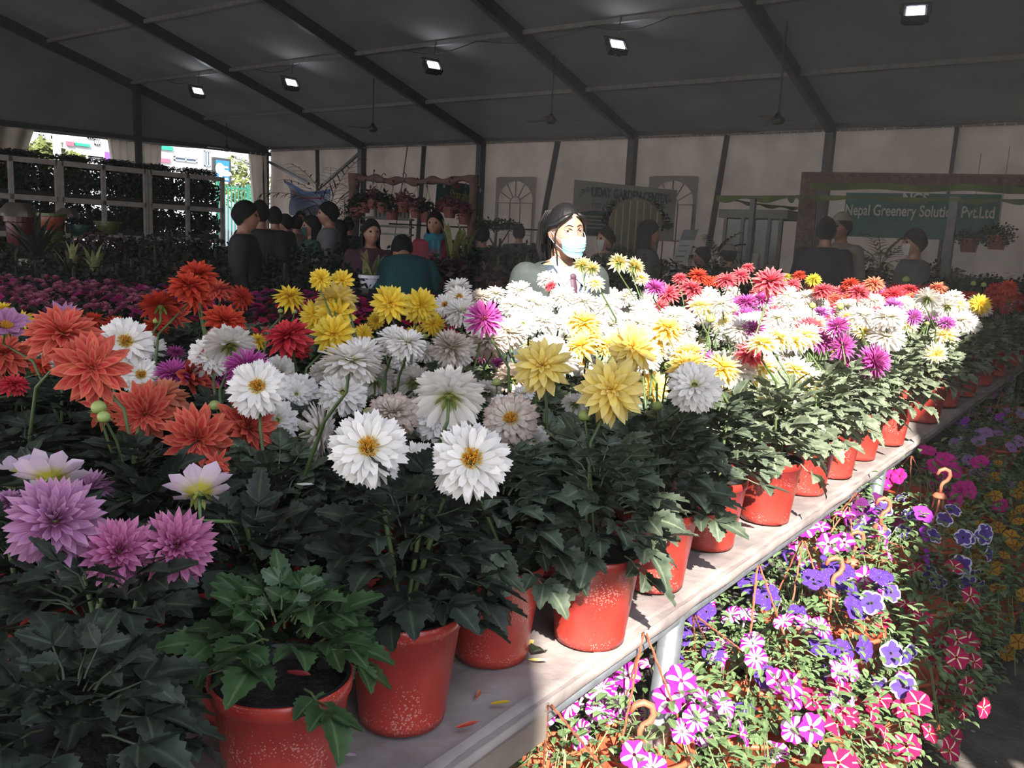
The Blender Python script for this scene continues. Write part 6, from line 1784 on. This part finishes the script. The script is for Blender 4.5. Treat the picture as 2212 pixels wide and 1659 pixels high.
basket(1450, 1690, .25, 'striped', 14, 'low striped petunia basket with its orange hook standing upright', hook=(1384, 1562, .52), seed=2)
basket(1560, 1430, .40, 'violet', 14, 'dusky violet petunia basket just right of the bright pipe leg', apex=(1500, 1330), seed=3, mix='striped', spread=.85)
basket(1650, 1455, .40, 'striped', 18, 'striped petunia basket with an orange pot showing under the leaves', apex=(1638, 1222), seed=4)
basket(1720, 1330, .46, 'violet', 20, 'blue violet speckled petunia basket hanging from the middle of the edge', apex=(1735, 1168), seed=5, fs=.036)
basket(1610, 1560, .30, 'star', 16, 'magenta and white star petunia basket low behind the pipe leg', seed=6)
basket(1830, 1350, .42, 'lilac', 18, 'deep blue petunia basket with white petal rims and upright hook', hook=(1800, 1240, .62), seed=7, mix='violet', fs=.036)
basket(1790, 1225, .50, 'star', 24, 'pink and white star petunia basket brightest in the sun', apex=(1832, 1095), hook=(1846, 1178, .60), seed=8)
basket(1945, 1440, .26, 'crimson', 24, 'crimson petunia basket with cream stars at the dark aisle side', seed=9, spread=1.1)
basket(1740, 1600, .22, 'crimson', 24, 'crimson and cream star petunia basket on the ground in full sun', seed=10, spread=1.15)
basket(1890, 1585, .16, 'crimson', 14, 'white and crimson petunia basket lowest beside the sunlit streak', seed=11, mix='star', spread=.95)
basket(1990, 1300, .30, 'crimson', 12, 'dim crimson star petunia basket behind the deep blue one', seed=12, spread=1.15)
basket(1905, 1190, .46, 'purple', 16, 'plum petunia basket with an orange hook beside the second pipe leg', hook=(1905, 1105, .66), seed=13, mix='lilac')
basket(1960, 1055, .52, 'magenta', 30, 'plain magenta petunia basket behind the second pipe leg', apex=(1968, 985), seed=14, spread=1.15, fs=.040)
basket(2010, 1170, .45, 'lilac', 18, 'blue and white petunia basket beside the magenta one', hook=(2035, 1040, .72), seed=15)
basket(2070, 1080, .40, 'magenta', 16, 'dim magenta petunia basket farther into the aisle', seed=16, spread=1.2)
basket(1775, 1120, .56, 'dark', 10, 'leafy dark plum petunia basket close under the bench edge', seed=17, apex=(1850, 1065))
gy = [(2110, 1210, .30), (2150, 1110, .36), (2190, 1200, .30), (2140, 1300, .20), (2205, 1090, .40), (2060, 1290, .22)]
for i, (x, y, z) in enumerate(gy):
    basket(x, y, z, 'gold', 18, 'shaded dull gold petunia basket in the aisle, ' + ['beside the dim magenta basket', 'behind the dim magenta basket', 'in the middle of its cluster', 'lowest of its cluster', 'farthest of its cluster at the frame edge', 'next to the dim crimson star basket'][i], seed=20 + i, spread=1.1, fs=.028, fmat=M_['pleaf'])['group'] = 'shaded gold petunia baskets'
for i, (x, y, z, kd, lab) in enumerate(((2150, 940, .45, 'mauve', 'dim mauve petunia basket under the far end of the bench'), (2190, 880, .50, 'mauve', 'farthest mauve petunia basket under the bench end'), (2120, 1010, .42, 'mauve', 'mauve petunia basket between the magenta and the farther mauve ones'), (2155, 965, .52, 'purple', 'single vivid purple petunia basket hanging by the third leg'))):
    basket(x, y, z, kd, 18 if kd == 'mauve' else 6, lab, seed=30 + i, spread=1.2, apex=(2105 + i * 20, 895 - i * 16) if i != 2 else None)
for i, (x, y, z) in enumerate(((2030, 1395, .12), (1985, 1500, .10))):
    basket(x, y, z, 'crimson', 5, ('leafy crimson petunia basket on the ground by the dark floor', 'small leafy petunia basket on the ground at the start of the sunlit streak')[i], seed=40 + i, spread=1.0 if i == 0 else .7)
# ================================================================ THE BED OF CARNATIONS AND BEDDING FLOWERS beyond the benches
fl = MB(); r = random.Random(77)
for k in range(26): add_petal(fl, k * 2.4, R(-5 + 75 * (k / 26)), 1.0 - .35 * k / 26, .24, .05, .02 * k / 4, .5, .1, 'notch', r.random(), 2)
CARN = fl.mesh('flower', True)
fl = MB()
for k in range(5): add_petal(fl, k * 1.257, R(12), 1.0, .48, .02, 0, .1, -.1, 'round', r.random(), 3)
GER = fl.mesh('flower', True)
bedf = [clump(200 + i, 260, .055, (.17, .17, .10), .05) for i in range(3)]
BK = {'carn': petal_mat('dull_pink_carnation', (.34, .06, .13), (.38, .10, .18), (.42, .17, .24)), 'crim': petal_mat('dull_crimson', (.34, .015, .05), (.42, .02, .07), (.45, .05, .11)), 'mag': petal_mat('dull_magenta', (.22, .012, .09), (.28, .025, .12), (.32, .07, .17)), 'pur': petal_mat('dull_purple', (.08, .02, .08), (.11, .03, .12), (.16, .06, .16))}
bedp = MB(); plain_pot(bedp, .06, .08, .12, 0, .006, 12); bedpm = bedp.mesh('pot')
zb = .80; BU = Vector((.80, .60, 0)); BW_ = Vector((-.60, .80, 0)); BANG = math.atan2(.60, .80)
t = thing('display_bench', 'low dark bench carrying the bed of carnations beyond the dahlias', 'bench', (0, 0, 0), BANG)
b = MB(); b.box(-4.3, .35, 4.32, 6.35, zb - .06, zb - .002); put('bench_top', b, M_['dark'], t)
for x in (-4.2, -2.0, .25):
    for y in (4.42, 6.25):
        b = MB(); b.box(x - .04, x + .04, y - .04, y + .04, 0, zb - .06); put('leg', b, M_['dark'], t)
desc = {'carn': ('pink carnation plant in the dim bed beyond the dahlias', 'pink carnation plants in the dim bed'), 'crim': ('crimson bedding plant in the dim bed behind the yellow dahlias', 'crimson bedding plants in the dim bed'), 'mag': ('magenta bedding plant in the dim bed between carnations and crimson ones', 'magenta bedding plants in the dim bed'), 'pur': ('dull purple bedding plant at the dark back of the bed', 'purple bedding plants in the dim bed')}
BO = ordn2
for row in range(7):
    for nr in range(16):
        q_ = BU * (-4.15 + nr * .295 + .12 * (row % 2)) + BW_ * (4.47 + row * .285)
        if q_.dot(BU) > .22: continue
        v = CAM_R.transposed() @ (Vector((q_.x, q_.y, 1.0)) - CAM_C)
        px = 1106 + F * v.x / -v.z; py = 829 - F * v.y / -v.z
        if px < -80: continue
        q = r.random()
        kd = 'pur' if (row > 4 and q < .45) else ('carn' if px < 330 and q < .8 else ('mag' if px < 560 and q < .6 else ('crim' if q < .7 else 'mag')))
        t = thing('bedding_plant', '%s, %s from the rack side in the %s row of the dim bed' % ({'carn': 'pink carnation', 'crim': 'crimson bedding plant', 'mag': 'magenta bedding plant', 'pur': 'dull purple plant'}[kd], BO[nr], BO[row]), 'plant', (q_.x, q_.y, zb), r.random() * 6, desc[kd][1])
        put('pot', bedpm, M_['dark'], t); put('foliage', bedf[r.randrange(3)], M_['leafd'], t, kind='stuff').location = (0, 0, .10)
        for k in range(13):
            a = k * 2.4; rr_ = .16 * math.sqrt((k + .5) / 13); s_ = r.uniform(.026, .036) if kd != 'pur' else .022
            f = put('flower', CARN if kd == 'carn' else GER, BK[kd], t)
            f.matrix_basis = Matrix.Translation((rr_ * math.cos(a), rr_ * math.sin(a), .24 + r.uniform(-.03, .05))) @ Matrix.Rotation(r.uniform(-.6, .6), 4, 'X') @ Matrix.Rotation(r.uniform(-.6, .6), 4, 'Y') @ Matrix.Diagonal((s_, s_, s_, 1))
# dull red flower bed at the far right, behind the end of the bench
for i in range(10):
    p = at(2040 + i * 19, 592 + (i % 3) * 5, 7.8)
    t = thing('bedding_plant', 'dull red flowering plant beyond the bench end, %s from the capped man' % BO[i], 'plant', (p.x, p.y, p.z - .25), i, 'dull red plants beyond the bench end')
    b = MB(); b.box(-.17, .17, -.17, .17, -(p.z - .25), -.002); put('stand', b, M_['dark'], t)
    put('pot', bedpm, M_['dark'], t); put('foliage', bedf[i % 3], M_['leafd'], t, kind='stuff').location = (0, 0, .08)
    for k in range(7):
        a = k * 2.4; f = put('flower', GER, hp_red, t); f.matrix_basis = Matrix.Translation((.05 * k ** .5 * 1.2 * math.cos(a), .05 * k ** .5 * 1.2 * math.sin(a), .22 + .02 * (k % 3))) @ Matrix.Diagonal((.035, .035, .035, 1))
# small stones and litter on the aisle floor
r = random.Random(9)
sb = MB()
for i in range(160):
    x = r.uniform(-.55, .6); y = r.uniform(1.8, 6.5); s = r.uniform(.003, .010)
    sb.ell((x, y, s * .3), (s, s * r.uniform(.6, 1), s * .5), 6, 4)
tag(put('gravel', sb, mat('pale_gravel', (.22, .20, .18), .9)), 'scattered small stones on the trodden earth aisle', 'gravel', kind='stuff')

# thin scatter volume added for the lens veil and some dusty air
hm, hnt, hout = base_mat('veil_and_dust_air')
hv = N(hnt, 'ShaderNodeVolumeScatter'); hv.inputs['Color'].default_value = (1, .97, .92, 1); hv.inputs['Density'].default_value = .0025; hv.inputs['Anisotropy'].default_value = 0.0
hnt.links.new(hv.outputs[0], hout.inputs['Volume'])
b = MB(); b.box(-10, XR - .05, YF + .1, 14, -.1, 8.0); ho = put('haze', b, hm); ho['kind'] = 'stuff'; ho['label'] = 'thin added haze for the lens veil and dust in the air'; ho['category'] = 'haze'
